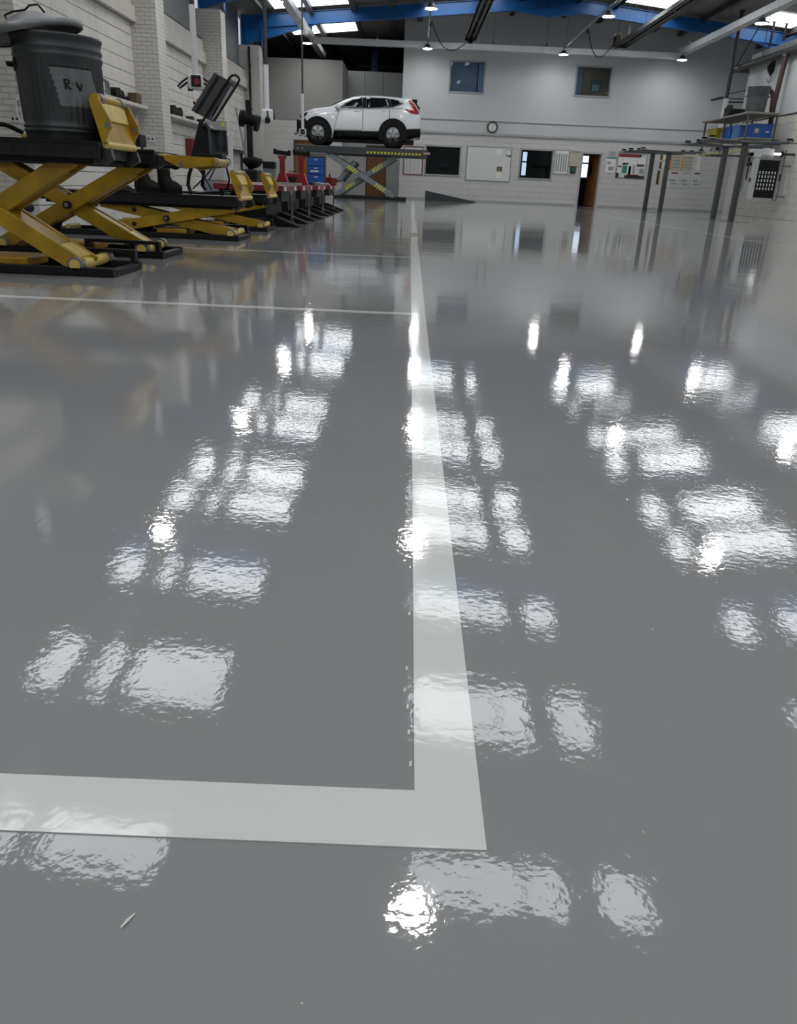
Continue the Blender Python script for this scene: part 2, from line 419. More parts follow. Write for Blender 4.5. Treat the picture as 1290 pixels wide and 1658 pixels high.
# translucent roof sheets: daylight source of the hall, with unseen rows added
M_PANE = bpy.data.materials.new('translucent_roof_sheet'); M_PANE.use_nodes = True
_nt = M_PANE.node_tree; _b = _nt.nodes['Principled BSDF']
_b.inputs['Base Color'].default_value = (.8, .85, .9, 1); _b.inputs['Emission Color'].default_value = (.93, .97, 1.0, 1); _b.inputs['Emission Strength'].default_value = SKY_PANE
_tc = _nt.nodes.new('ShaderNodeTexCoord'); _n = _nt.nodes.new('ShaderNodeTexNoise'); _n.inputs['Scale'].default_value = 1.3
_nt.links.new(_tc.outputs['Object'], _n.inputs['Vector'])
_r = _nt.nodes.new('ShaderNodeMapRange'); _r.inputs[3].default_value = SKY_PANE * .8; _r.inputs[4].default_value = SKY_PANE * 1.2
_nt.links.new(_n.outputs['Fac'], _r.inputs[0]); _nt.links.new(_r.outputs[0], _b.inputs['Emission Strength'])
PX = [(-4.95, -4.36), (-4.22, -3.76), (-3.64, -2.37), (.30, 1.60), (1.64, 2.05), (2.48, 2.98), (6.22, 6.72), (7.15, 7.56), (7.60, 8.9), (11.57, 13.05), (13.24, 13.6)]
PY = [(5.95, 6.55), (8.7, 9.9), (11.9, 13.5), (15.2, 16.4), (17.1, 18.5), (20.4, 22.2), (23.5, 24.5), (26.2, 27.9), (29.9, 31.55), (34.9, 36.6), (1.4, 2.9), (-2.4, -.9), (-6, -4.5)]  # last three rows are out of view, added to light the near floor
WN = [0]
for (ya, yb) in PY:
    for (xa, xb) in PX:
        if ya > 34 and xb > 0: continue
        za, zb = roof_z(xa) - .03, roof_z(xb) - .03
        mb = MB(); mb.hexa([(xa, ya, za - .012), (xb, ya, zb - .012), (xb, yb, zb - .012), (xa, yb, za - .012), (xa, ya, za), (xb, ya, zb), (xb, yb, zb), (xa, yb, za)])
        struct(mb.build('skylight', M_PANE), 'bright translucent rooflight sheet')
# steel frames: one at every pier
def rafter(yc, label):
    t = holder('steel_frame', (0, yc, 0), label)
    def soff(x): return roof_z(x) - .12 - .40
    def top(x): return roof_z(x) - .12
    for sgn, xe, xs in ((-1, -6.2, RIDGE), (1, XRO - .1, RIDGE)):
        mb = MB()
        # web
        mb.prism([(xs, soff(xs)), (xs, top(xs)), (xe, top(xe)), (xe, soff(xe))], (0, -.006, 0), (1, 0, 0), (0, 0, 1), (0, .012, 0))
        # flanges
        for fn, th in ((top, -.015), (soff, .015)):
            mb.hexa([V((xs, -.09, fn(xs))), V((xe, -.09, fn(xe))), V((xe, .09, fn(xe))), V((xs, .09, fn(xs))), V((xs, -.09, fn(xs) + th)), V((xe, -.09, fn(xe) + th)), V((xe, .09, fn(xe) + th)), V((xs, .09, fn(xs) + th))])
        mb.build('rafter', M_BLUE, t)
        # haunch at the eaves
        xi = xe + (2.75 if sgn < 0 else -2.75); ze = 4.87
        mb = MB(); mb.prism([(xe, soff(xe)), (xi, soff(xi)), (xe, ze)], (0, -.008, 0), (1, 0, 0), (0, 0, 1), (0, .016, 0))
        mb.hexa([V((xe, -.09, ze)), V((xi, -.09, soff(xi))), V((xi, .09, soff(xi))), V((xe, .09, ze)), V((xe, -.09, ze + .015)), V((xi, -.09, soff(xi) + .015)), V((xi, .09, soff(xi) + .015)), V((xe, .09, ze + .015))])
        mb.build('haunch', M_BLUE, t)
        if sgn < 0:
            mb = MB(); mb.b2((xe, -.1, 4.86), (xe + .75, .1, 4.885)); mb.b2((xe, -.1, 4.86), (xe + .02, .1, top(xe))); mb.b2((xe + .7, -.09, 4.885), (xe + .72, .09, soff(xe + .7)))
            mb.build('column_head', M_BLUE, t)
    mb = MB(); mb.prism([(-1.2, soff(RIDGE) - .126), (0, soff(RIDGE) - .26), (1.2, soff(RIDGE) - .126), (0, soff(RIDGE))], (RIDGE, -.09, 0), (1, 0, 0), (0, 0, 1), (0, .18, 0))
    mb.b2((RIDGE - .015, -.1, soff(RIDGE) - .27), (RIDGE + .015, .1, top(RIDGE)))
    mb.build('apex_plate', M_BLUE, t)
for (a, b), lb in zip(PIERS, ('behind the camera', 'over the yellow lifts', 'over the red lifts', 'over the third pier', 'before the far bay', 'in front of the far office wall')):
    rafter((a + b) / 2, 'blue steel roof frame ' + lb)
mb = MB(); mb.b2((-2.05, 41.9, 4.85), (-1.75, 42.1, 6.6)); mb.build('dark_blue_column', M_BLUE); struct(bpy.data.objects['dark_blue_column'], 'blue column in the dark space behind the store')
trim(bx((-2.6, 40.0, 5.35), (XO, 40.06, 5.42)), M_BLACK, 'dark rail in the space above the recess')

# windows in the white wall
def window(n, x0, x1, z0, z1, y, frame, label, blind=None):
    w = holder('window_%d' % n, (0, 0, 0), label)
    f = .05
    mb = MB(); mb.b2((x0 - f, y - .025, z0 - f), (x1 + f, y + .03, z0 + .01)); mb.b2((x0 - f, y - .025, z1 - .01), (x1 + f, y + .03, z1 + f))
    mb.b2((x0 - f, y - .025, z0), (x0 + .01, y + .03, z1)); mb.b2((x1 - .01, y - .025, z0), (x1 + f, y + .03, z1))
    mb.build('window_frame', frame, w)
    bx((x0, y + .06, z0), (x1, y + .07, z1)).build('window_pane', M_CLEAR, w)
    return w
M_CLEAR = bpy.data.materials.new('clear_window_glass'); M_CLEAR.use_nodes = True
_nt = M_CLEAR.node_tree; _nt.nodes.remove(_nt.nodes['Principled BSDF'])
_g = _nt.nodes.new('ShaderNodeBsdfGlossy'); _g.inputs['Roughness'].default_value = .02; _g.inputs['Color'].default_value = (.9, .95, 1, 1)
_t = _nt.nodes.new('ShaderNodeBsdfTransparent'); _t.inputs['Color'].default_value = (.75, .8, .82, 1)
_fr = _nt.nodes.new('ShaderNodeFresnel'); _fr.inputs['IOR'].default_value = 1.35
_mx = _nt.nodes.new('ShaderNodeMixShader'); _nt.links.new(_fr.outputs[0], _mx.inputs[0]); _nt.links.new(_t.outputs[0], _mx.inputs[1]); _nt.links.new(_g.outputs[0], _mx.inputs[2])
_nt.links.new(_mx.outputs[0], _nt.nodes['Material Output'].inputs[0])
window(1, *WIN[0], YB, M_TRIMGREY, 'dark lower office window beside the car lift')
window(2, *WIN[1], YB, M_TRIMGREY, 'lower office window near the open door')
window(3, *UPW[0], YB + .03, M_TRIMGREY, 'upper office window on the left with bluish glass')
window(4, *UPW[1], YB + .03, M_TRIMGREY, 'upper office window on the right showing a wooden door')
# rooms behind the windows
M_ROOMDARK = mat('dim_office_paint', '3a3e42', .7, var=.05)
M_ROOMBLUE = mat('upstairs_room_paint', '8194a8', .7, var=.05)
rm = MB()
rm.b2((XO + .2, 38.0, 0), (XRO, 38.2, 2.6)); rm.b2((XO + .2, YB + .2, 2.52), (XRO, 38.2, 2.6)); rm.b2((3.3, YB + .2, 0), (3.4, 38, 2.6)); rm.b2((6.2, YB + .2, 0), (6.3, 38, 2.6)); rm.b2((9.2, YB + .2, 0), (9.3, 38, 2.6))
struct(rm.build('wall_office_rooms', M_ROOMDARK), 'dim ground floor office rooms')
struct(bx((XO + .2, 37.5, 2.6), (XRO, 37.7, 6.3)).build('wall_upstairs_back', M_ROOMBLUE), 'back wall of the upstairs offices')
struct(bx((4.2, YB + .2, 2.6), (4.3, 37.5, 5.5)).build('wall_upstairs_partition', M_ROOMBLUE), 'partition between the upstairs offices')
struct(bx((XO + .2, YB + .2, 5.5), (XRO, 37.5, 5.56)).build('ceiling_upstairs', M_ROOMBLUE), 'ceiling of the upstairs offices')
# ------------------------------------------------------------------ lamps, trunking, heaters
M_LENS = mat('glowing_lamp_lens', 'ffffff', .3, emit=LAMP)
M_LENS.node_tree.nodes['Principled BSDF'].inputs['Emission Color'].default_value = (1, .985, .96, 1)
M_HOUSE = mat('lamp_housing_grey', '55575a', .4, metal=.6)
LX, LY, LZ = (-4.0, .42, 5.5, 9.9), (33.0, 26.0, 18.9, 12.1, 4.75, -2.4), 5.2
lamp0 = None
cols = ('over the yellow lifts', 'over the lane line', 'right of the ridge', 'beside the right wall')
rows = ('nearest the office wall', 'second row from the office wall', 'third row from the office wall', 'fourth row from the office wall', 'almost overhead', 'behind the camera')
for j, y in enumerate(LY):
    for i, x in enumerate(LX):
        lb = 'round high bay lamp %s, %s' % (cols[i], rows[j])
        if lamp0 is None:
            t = lamp0 = thing('high_bay_lamp', lb, 'lamp', group='high bay lamps')
            MB().lathe([(.001, -.035), (.10, -.033), (.165, -.02), (.172, 0), (.001, .0)], n=24).build('lens', M_LENS, t)
            MB().lathe([(.176, -.012), (.19, .0), (.18, .03), (.10, .06), (.085, .12), (.001, .125)], n=24).build('housing', M_HOUSE, t)
            MB().cyl((0, 0, .12), (0, 0, .18), .025).build('bracket', M_HOUSE, t)
        else:
            t = copy_tree(lamp0)
            t['label'] = lb
        t.location = (x if i != 1 else .24 + .0065 * y, y, LZ)
M_HEAT = mat('heater_dark_casing', '3b3532', .35, metal=.6, var=.1)
M_WIRE = mat('thin_grey_wire', '4c4c4c', .5, metal=.5)
def hang(t, x, ys, z0, r=.006, dx=0):
    for y in ys:
        MB().cyl((x + dx, y, z0), (x + dx, y, roof_z(x + dx) - .01), r, n=6).build('hanger_wire', M_WIRE, t)
# white cable trunking: two runs along the hall and one across
for x, y1, lb in ((-3.94, 38.0, 'white cable trunking along the left lamps, running on over the store'), (9.98, 33.3, 'white cable trunking along the right lamps')):
    t = thing('cable_trunking', lb, 'trunking', group='white cable trunking')
    MB().b2((x - .13, -3, 5.385), (x + .13, y1, 5.585)).build('channel', M_WHITESTEEL, t, bevel=.008)
    for y in range(0, 33, 5):
        MB().b2((x - .135, y - .1, 5.378), (x + .135, y + .1, 5.592)).build('joint_sleeve', M_WHITESTEEL, t)
    hang(t, x, (1.5, 8, 15, 22, 29), 5.585, dx=.05)
    MB().b2((x - .13, 32.9, 5.58), (x + .13, 33.5, 5.61)).build('cover_plate', M_WHITESTEEL, t)
    mb = MB(); mb.cyl((x + .1, 32.9, 5.57), (x + .1, 32.9, 5.72), .05); mb.lathe([(.001, .3), (.05, .29), (.07, .25), (.05, .2), (.05, .18)], (x + .1, 32.9, 5.5), n=12); mb.build('junction_pot', M_WHITESTEEL, t)
t = thing('cable_trunking', 'white cable trunking crossing the hall before the office wall', 'trunking', group='white cable trunking')
MB().b2((-3.8, 33.3, 5.26), (9.84, 33.56, 5.46)).build('channel', M_WHITESTEEL, t, bevel=.008)
for x in (-1.4, 2.9, 7.5, 4.9):
    MB().cyl((x, 33.43, 5.46), (x, 33.43, roof_z(x) - .02), .008, n=6).build('hanger_wire', M_WIRE, t)
    MB().cyl((x, 33.43, 5.46), (x, 33.43, 5.60), .04, .012, n=8).build('wire_grip', M_HOUSE, t)
    MB().b2((x - .05, 33.29, 5.25), (x + .05, 33.57, 5.47)).build('joint_sleeve', M_WHITESTEEL, t)
# conduits carrying the two middle rows of lamps
for x, lb in ((.42, 'thin lamp conduit above the lane line'), (5.5, 'thin lamp conduit right of the ridge')):
    t = thing('lamp_conduit', lb, 'conduit', group='lamp conduits')
    MB().cyl((x - (.2 if x < 1 else 0), -3, 5.42), (x + (.034 if x < 1 else 0), 33.0, 5.42), .035, n=10).build('conduit_pipe', M_GREYSTEEL, t)
    for y in (1.5, 8, 15, 22, 29.5, 32.8): hang(t, (.24 + .0065 * y) if x < 1 else x, (y,), 5.42)
    for y in (29.2, 15.4):
        MB().cyl((x + .05, y, 5.27), (x + .05, y, 5.40), .035, .02, n=8).build('cable_gland', M_RUBBER, t)
    cab = [(x + .05, 29.2, 5.4)] + [(x + .1 + (1.55 - .1) * k / 10, 29.3 + 2.6 * k / 10, 5.42 - .62 * math.sin(PI * (k / 10) ** .8) ** 1.0) for k in range(11)]
    MB().tube(cab, .014, 6).build('slack_cable', M_RUBBER, t)
# brackets that tie every lamp to its carrier sit in the lamp: short stem up to the carrier
# radiant tube heaters under the roof
for x, lb, ya in ((1.97, 'dark radiant tube heater left of the ridge', 32.2), (7.45, 'dark radiant tube heater right of the ridge', 32.3)):
    t = thing('radiant_heater', lb, 'heater', (0, 0, 0), 0, 'radiant tube heaters')
    mb = MB(); w = .21
    mb.prism([(-w, 0), (-w * .62, .16), (w * .62, .16), (w, 0), (w * .97, -.012), (w * .6, .145), (-w * .6, .145), (-w * .97, -.012)], (x, 22.0, 5.42), (1, 0, 0), (0, 0, 1), (0, ya - 22.0, 0))
    mb.build('reflector_hood', M_HEAT, t)
    for dx in (-.09, .09):
        MB().cyl((x + dx, 22.1, 5.46), (x + dx, ya - .1, 5.46), .045, n=10).build('burner_tube', M_DARKMETAL, t)
    MB().b2((x - .2, ya, 5.38), (x + .2, ya + .02, 5.58)).build('end_plate', M_HEAT, t)
    for y in (23.6, 26.3, 29.0, 31.4):
        MB().b2((x - .21, y - .02, 5.44), (x + .21, y + .02, 5.465)).build('tube_strap', M_GREYSTEEL, t)
        for dx in (-.1, .1):
            MB().cyl((x + dx, y, 5.57), (x + dx, y, roof_z(x) - .02), .006, n=6).build('hanger_wire', M_WIRE, t)
    if x > 5:
        MB().b2((x - .32, ya - .35, 5.40), (x - .14, ya + .12, 5.72)).build('burner_box', M_BLACK, t, bevel=.01)
        MB().tube(arc((x - .2, ya - .05, 5.72), .13, PI, 0, 10) + [V((x - .02, ya - .05, 5.6))], .018, 6).build('gas_hose', mat('dull_yellow_hose', '8a855c', .5), t)
        MB().cyl((x + .12, ya - .3, 5.6), (x + .12, ya - .3, roof_z(x) - .02), .02, n=8).build('gas_drop_pipe', M_GREYSTEEL, t)
    else:
        MB().b2((x - .07, ya, 5.3), (x + .09, ya + .1, 5.42)).build('burner_box', M_BLACK, t)
# ------------------------------------------------------------------ yellow scissor lifts on the left
def flap(t, y0, y1, hinge, ang, ln, name='ramp_flap'):
    """ramp plate hinged at the platform end; ang from flat outwards (0) to upright and past (> 90 deg)"""
    h = V(hinge); d = V((math.cos(ang), 0, math.sin(ang))); nrm = V((math.sin(ang), 0, -math.cos(ang)))  # nrm = underside / outer face
    yc = (y0 + y1) / 2; w = y1 - y0
    mb = MB(); Yv = V((0, 1, 0))
    def P(a, y, n): return h + d * a + V((0, y - h.y, 0)) + nrm * n
    mb.hexa([P(.02, y0, -.012), P(ln, y0, -.012), P(ln, y1, -.012), P(.02, y1, -.012), P(.02, y0, .012), P(ln, y0, .012), P(ln, y1, .012), P(.02, y1, .012)])
    f = mb.build(name, M_YELLOW, t)
    # raised upper panel, side ears, hinge eyes, end roller
    mb = MB(); mb.hexa([P(ln * .55, y0 + .05, .012), P(ln * .93, y0 + .05, .012), P(ln * .93, y1 - .05, .012), P(ln * .55, y1 - .05, .012), P(ln * .55, y0 + .05, .024), P(ln * .93, y0 + .05, .024), P(ln * .93, y1 - .05, .024), P(ln * .55, y1 - .05, .024)])
    mb.build('stiffener_panel', M_YELLOWPALE, f)
    for yy in (y0, y1 - .016):
        mb = MB(); pts = [(.03, .01), (ln * .98, .01), (ln * .98, .035), (ln * .5, .06), (ln * .36, .055), (.05, .025)]
        mb.prism(pts, P(0, yy, 0), d, nrm, (0, .016, 0)); mb.build('side_ear', M_YELLOW, f, bevel=.003)
        mb = MB(); mb.cyl(P(ln * .42, yy - .004, .04), P(ln * .42, yy + .02, .04), .014, n=10); mb.build('ear_pin', M_GREYSTEEL, f)
    MB().cyl(P(ln, y0 + .02, .012), P(ln, y1 - .02, .012), .022, n=12).build('end_roller', M_YELLOW, f)
    for yy in (y0 + .05, y1 - .09):
        MB().cyl(P(ln, yy, .012), P(ln, yy + .045, .012), .027, n=12).build('roller_ring', M_GREYSTEEL, f)
    MB().cyl(P(.01, y0 + .01, 0), P(.01, y1 - .01, 0), .018, n=10).build('hinge_rod', M_YELLOWPALE, f)
    return f

def scissor_lift(label, yc, hw, zp, xr=-1.5, front='A', flapmode='up', flang=105, rail='back', xb=None, al=.55):
    x0 = xr - 1.62
    t = thing('scissor_lift', label, 'car lift', (0, 0, 0), 0, 'yellow scissor lift runways')
    ya, yb = yc - hw, yc + hw
    # base frame on the floor
    mb = MB()
    mb.b2((x0, ya, .002), (xr, ya + .05, .045)); mb.b2((x0, yb - .05, .002), (xr, yb, .045))
    mb.b2((xr - .045, ya + .05, .002), (xr, yb - .05, .035)); mb.b2((x0, ya + .05, .002), (x0 + .05, yb - .05, .045))
    mb.b2((xr - .62, ya + .05, .002), (xr - .57, yb - .05, .03))
    mb.build('base_frame', M_BLACK, t, bevel=.004)
    yy = yb - .05 if rail == 'back' else ya + .0
    mb = MB(); mb.b2((xr - .5, yy, .085), (xr - .02, yy + .05, .105)); mb.b2((xr - .05, yy, .04), (xr - .02, yy + .05, .09)); mb.b2((xr - .5, yy, .04), (xr - .47, yy + .05, .09)); mb.b2((xr - .22, yy + .01, .04), (xr - .2, yy + .04, .09))
    mb.build('roller_guide', M_BLACK, t, bevel=.003)
    bx((xr - .72, ya + .06, .03), (xr - .46, yc + .08, .08)).build('stop_block', M_OCHRE, t, bevel=.012)
    MB().cyl((x0 + .1, yc - .12, .05), (x0 + .1, yc + .12, .05), .022).build('fixed_axle', M_YELLOWPALE, t)
    # two crossing arms
    zt = zp - .085; zb = .055; zc = (zt + zb) / 2; hh = (zt - zb) / 2
    half = math.sqrt(max(al ** 2 - hh ** 2, .1)); xc = xr - .74 if xb is None else xb
    ends = {'A': ((xc - half, zt), (xc + half, zb)), 'B': ((xc - half, zb), (xc + half, zt))}
    for k, din in ((front, .025), ('AB'.replace(front, ''), .055)):
        (xa, za), (xe, ze) = ends[k]
        a, b = V((xa, 0, za)), V((xe, 0, ze)); d = (b - a).normalized(); n = V((-d.z, 0, d.x)) * .042
        if n.z < 0: n = -n
        L = (b - a).length
        mb = MB()
        y1_, y2_ = ya + din, ya + .26 - din
        p = [a - n - d * .03, b - n + d * .03, b + n + d * .02, a + n - d * .02]
        mb.add([V((q.x, y1_, q.z)) for q in p] + [V((q.x, y1_ + .03, q.z)) for q in p], [(0, 1, 2, 3), (7, 6, 5, 4), (0, 4, 5, 1), (1, 5, 6, 2), (2, 6, 7, 3), (3, 7, 4, 0)])
        mb.add([V((q.x, y2_, q.z)) for q in p] + [V((q.x, y2_ - .03, q.z)) for q in p], [(0, 1, 2, 3), (7, 6, 5, 4), (0, 4, 5, 1), (1, 5, 6, 2), (2, 6, 7, 3), (3, 7, 4, 0)])
        # closing plates between the cheeks, set in a little, broken at the pivot
        for s0, s1 in ((.06, .43), (.57, .86 if k == 'A' else .94)):
            q = [a + d * L * s0 - n * .8, a + d * L * s1 - n * .8, a + d * L * s1 + n * .85, a + d * L * s0 + n * .85]
            mb.add([V((w.x, y1_ + .02, w.z)) for w in q] + [V((w.x, y2_ - .02, w.z)) for w in q], [(0, 1, 2, 3), (7, 6, 5, 4), (0, 4, 5, 1), (1, 5, 6, 2), (2, 6, 7, 3), (3, 7, 4, 0)])
        ar = mb.build('scissor_arm', M_YELLOW, t, bevel=.004)
        e = b if k == 'A' else a
        z_e = e.z
        mb = MB(); mb.cyl((e.x, yc - hw + .0, z_e), (e.x, yc + hw - .0, z_e), .028, n=14); mb.build('roller_axle', M_YELLOWPALE, ar)
        for q in (yc - hw + .005, yc + hw - .05):
            MB().cyl((e.x, q, z_e), (e.x, q + .045, z_e), .04, n=16).build('roller_wheel', M_GREYSTEEL, ar)
        if k == 'A':
            q = [a + d * L * .87 - n * .9, a + d * L * .99 - n * .9, a + d * L * .99 + n * .92, a + d * L * .87 + n * .92]
            mb = MB(); mb.add([V((w.x, y1_ + .03, w.z)) for w in q] + [V((w.x, y2_ - .03, w.z)) for w in q], [(0, 1, 2, 3), (7, 6, 5, 4), (0, 4, 5, 1), (1, 5, 6, 2), (2, 6, 7, 3), (3, 7, 4, 0)])
            mb.build('arm_end_block', M_YELLOWPALE, ar)
        MB().cyl((a + d * L * .24 + V((0, y1_ - .012 - a.y, 0))), (a + d * L * .24 + V((0, y1_ + .02, 0))), .018, n=10).build('cross_pin', M_BLACK, ar)
    MB().cyl((xc, yc - hw - .005, zc), (xc, yc + hw + .005, zc), .024, n=14).build('pivot_pin', M_BLACK, t)
    MB().cyl((xc, yc - hw - .01, zc), (xc, yc - hw + .02, zc), .013, n=10).build('pivot_bolt', M_GREYSTEEL, t)
    # hydraulic ram between base and upper arm
    p0 = V((xc - .45 * half, yc - .03, .05)); p1 = V((xc - .22 * half, yc - .03, zc + hh * .3))
    MB().cyl(p0, p0.lerp(p1, .68), .035, .028, n=14).build('ram_barrel', M_BLACK, t)
    MB().cyl(p0.lerp(p1, .66), p1, .016, n=10).build('ram_rod', M_CHROME, t)
    # platform with lip, ribs under it and a chequered side
    pl = bx((x0 - .05, ya - .02, zp - .075), (xr, yb + .02, zp)).build('platform', M_TREAD, t, bevel=.005)
    mb = MB(); mb.b2((x0, ya + .02, zp - .1), (xr - .05, yb - .02, zp - .075)); mb.b2((x0 - .05, ya - .026, zp - .012), (xr, ya - .02, zp + .004)); mb.build('platform_lip', M_BLACK, pl)
    for k in range(26):     # raised dashes of the chequer plate along the side that faces the hall
        xx = x0 + .02 + k * .062; s_ = 1 if k % 2 else -1
        MB().bar((xx - .012, ya - .021, zp - .045 - .008 * s_), (xx + .012, ya - .021, zp - .045 + .008 * s_), .004, .006).build('tread_dash', M_TREAD, pl)
    # end bracket and ramp flap
    for q in (ya + .02, yb - .06):
        MB().prism([(-.06, -.01), (.04, -.03), (.05, -.075), (.0, -.1), (-.06, -.085)], (xr, q, zp), (1, 0, 0), (0, 0, 1), (0, .035, 0)).build('end_bracket', M_GREYDARK, t)
    if flapmode == 'up': flap(t, ya + .02, yb - .02, (xr + .02, yc, zp - .02), math.radians(flang), .215)
    elif flapmode == 'flat': flap(t, ya + .02, yb - .02, (xr + .01, yc, zp - .03), math.radians(-1), .33)
    return t
M_TREAD = mat('black_chequer_plate', '121314', .45, metal=.2, var=.35, scale=18, bump=.0012, bscale=70)
M_GREYDARK = mat('dark_grey_steel', '38393a', .45, metal=.4, var=.1)
scissor_lift('raised yellow scissor runway carrying the galvanised bin', 4.34, .235, .632, front='A', flapmode='up', flang=104, rail='back', xb=-2.10, al=.475)
scissor_lift('raised yellow scissor runway behind the bin runway, ramp flap folded out flat', 5.42, .235, .632, xr=-1.56, front='B', flapmode='flat', rail='front', xb=-2.145, al=.51)
scissor_lift('lowered yellow scissor runway with boots and the board stand on it', 7.25, .28, .35, xr=-1.44, front='B', flapmode='up', flang=110, xb=-2.05)
scissor_lift('lowered yellow scissor runway beyond the boots, partly hidden', 8.68, .26, .35, xr=-1.44, front='B', flapmode='up', flang=110, xb=-2.05)

# ------------------------------------------------------------------ the galvanised bin with its lid
BIN = V((-1.752, 4.34, .637)); BH, R0, R1 = .455, .186, .203
M_BIN = mat('sooty_galvanised_steel', '4a4d4f', .5, metal=.5, var=.4, scale=5, col2='1c1d1e', stretch=(1, 1, .45), bump=.001, bscale=60)
M_BINRAW = mat('bare_galvanised_patch', '777b7d', .45, metal=.4, var=.15, scale=20, stretch=(1, 1, .2))
M_SOOT = mat('soot_black', '121212', .7)
t = thing('dustbin', 'sooty corrugated galvanised dustbin marked RV on the raised runway', 'dustbin', BIN)
def br(z): return R0 + (R1 - R0) * z / BH
NB = 160
def wob(tt, z):
    a = max(0, min(1, (z - .07) / .02)) * max(0, min(1, (.345 - z) / .03))
    return 1 + .019 * a * math.sin(40 * tt)
prof = [(R0 * .98, 0), (R0 + .002, .012), (br(.03), .03), (br(.034) + .007, .036), (br(.044) + .007, .044), (br(.05), .05), (br(.054) + .006, .056), (br(.062) + .006, .062), (br(.07), .07)]
prof += [(br(z), z) for z in np.linspace(.09, .345, 10)]
prof += [(br(.36) + .007, .362), (br(.37) + .007, .372), (br(.38), .38), (br(.39) + .006, .392), (br(.4) + .006, .402), (br(.41), .41), (R1 + .002, BH - .02), (R1 + .008, BH - .01), (R1 + .008, BH), (R1 - .004, BH), (R1 - .008, BH - .02), (R0 - .01, .012), (.001, .012)]
MB().lathe([(float(a), float(b)) for a, b in prof], n=NB, wob=wob).build('body', M_BIN, t)
# side handle: swung plate and grip on the left flank
ang = math.radians(205)
hd = V((math.cos(ang), math.sin(ang), 0)); tn = V((-math.sin(ang), math.cos(ang), 0)); hc = hd * (br(.31) + .004) + V((0, 0, .325))
hb = MB().bar(hc - tn * .05, hc + tn * .05, .008, .05).build('handle_plate', M_SOOT, t)
MB().tube([hc - tn * .05, hc - tn * .05 + hd * .03, hc + tn * .05 + hd * .03, hc + tn * .05], .007, 6).build('grip', M_BLACK, hb)
# bare patch with torn left edge, following the curve, and the two painted letters
def on_bin(a, z, off): r_ = br(z) * wob(a, z) + off; return V((r_ * math.cos(a), r_ * math.sin(a), z))
def a_of(px):            # angle on the bin's front for a photo column (front faces the camera)
    d = (px - 98.0) / 66.0
    return math.radians(-68) + math.asin(max(-1, min(1, d)))
def strip(mb, rows, off):
    """rows: list of (z, a_left, a_right); builds a curved sheet"""
    n = 48; vs = []
    for z, al, ar in rows:
        for k in range(n + 1): vs.append(on_bin(al + (ar - al) * k / n, z, off))
    fs = [(i * (n + 1) + k, i * (n + 1) + k + 1, (i + 1) * (n + 1) + k + 1, (i + 1) * (n + 1) + k) for i in range(len(rows) - 1) for k in range(n)]
    mb.add(vs, fs, True)
rows = []; zz = .315
for i in range(14):
    z = .31 - i * .0125
    jag = (0, 3, 1, 5, 4, 7, 5, 8, 6, 8, 7, 9, 8, 10)[i]
    rows.append((z, a_of(81 + jag + i * .3), a_of(146 + .6 * i)))
mb = MB(); strip(mb, rows, .0016); pt = mb.build('bare_patch', M_BINRAW, t, fix=False)
mb = MB(); strip(mb, [(.318, a_of(82), a_of(146)), (.311, a_of(82), a_of(146))], .003); mb.build('torn_top_edge', M_SOOT, pt, fix=False)
def stroke(mb, p, q, w=1.6):
    d = math.hypot(q[0] - p[0], q[1] - p[1]); nx, ny = -(q[1] - p[1]) / d * w, (q[0] - p[0]) / d * w
    n = 6; vs = []
    for k in range(n + 1):
        x, y = p[0] + (q[0] - p[0]) * k / n, p[1] + (q[1] - p[1]) * k / n
        for sg in (-1, 1): vs.append(on_bin(a_of(x + nx * sg), .455 - (y + ny * sg - 58) / 172 * .455, .0032))
    mb.add(vs, [(2 * k, 2 * k + 2, 2 * k + 3, 2 * k + 1) for k in range(n)])
mb = MB()
for p, q in (((103.5, 131), (105, 147)), ((103, 132), (110, 131.5)), ((110, 131.5), (111, 136)), ((111, 136), (105, 139)), ((105, 139), (113, 147))): stroke(mb, p, q)
mb.build('painted_letter', M_SOOT, pt, fix=False)
mb = MB()
for p, q in (((121, 134), (126, 148)), ((126, 148), (130, 135))): stroke(mb, p, q)
mb.build('painted_letter', M_SOOT, pt, fix=False)
mb = MB(); stroke(mb, (114.5, 136.5), (116.5, 137.5), .9); mb.build('paint_dot', M_SOOT, pt, fix=False)
# dented lid lying askew
M_LID = mat('dented_galvanised_lid', '7d7f80', .42, metal=.55, var=.25, scale=9, bump=.004, bscale=12)
lc = BIN + V((-.115, 0, BH + .034))
t = thing('bin_lid', 'dented galvanised lid lying askew on the bin', 'bin lid', lc)
rot = RY(math.radians(-12.5)) @ RX(math.radians(3))
lr = .232
MB().lathe([(lr - .012, -.035), (lr, -.035), (lr + .004, -.005), (lr - .004, .0), (lr - .06, .018), (lr - .10, .03), (lr - .15, .05), (.06, .062), (.001, .064), (.001, .058), (.06, .056), (lr - .1, .024), (lr - .02, -.006), (lr - .012, -.03)], n=48, rot=rot,
           wob=lambda a, z: 1 + .012 * math.sin(3 * a + 1) + .012 * math.sin(7 * a)).build('lid_dome', M_LID, t)
hp = [rot @ V(q) for q in ((-.10, 0, .045), (-.105, 0, .075), (-.06, 0, .082), (0, 0, .078), (.03, 0, .092), (.07, 0, .088), (.09, 0, .05))]
MB().tube(hp, .005, 6).build('wire_handle', M_BLACK, t)
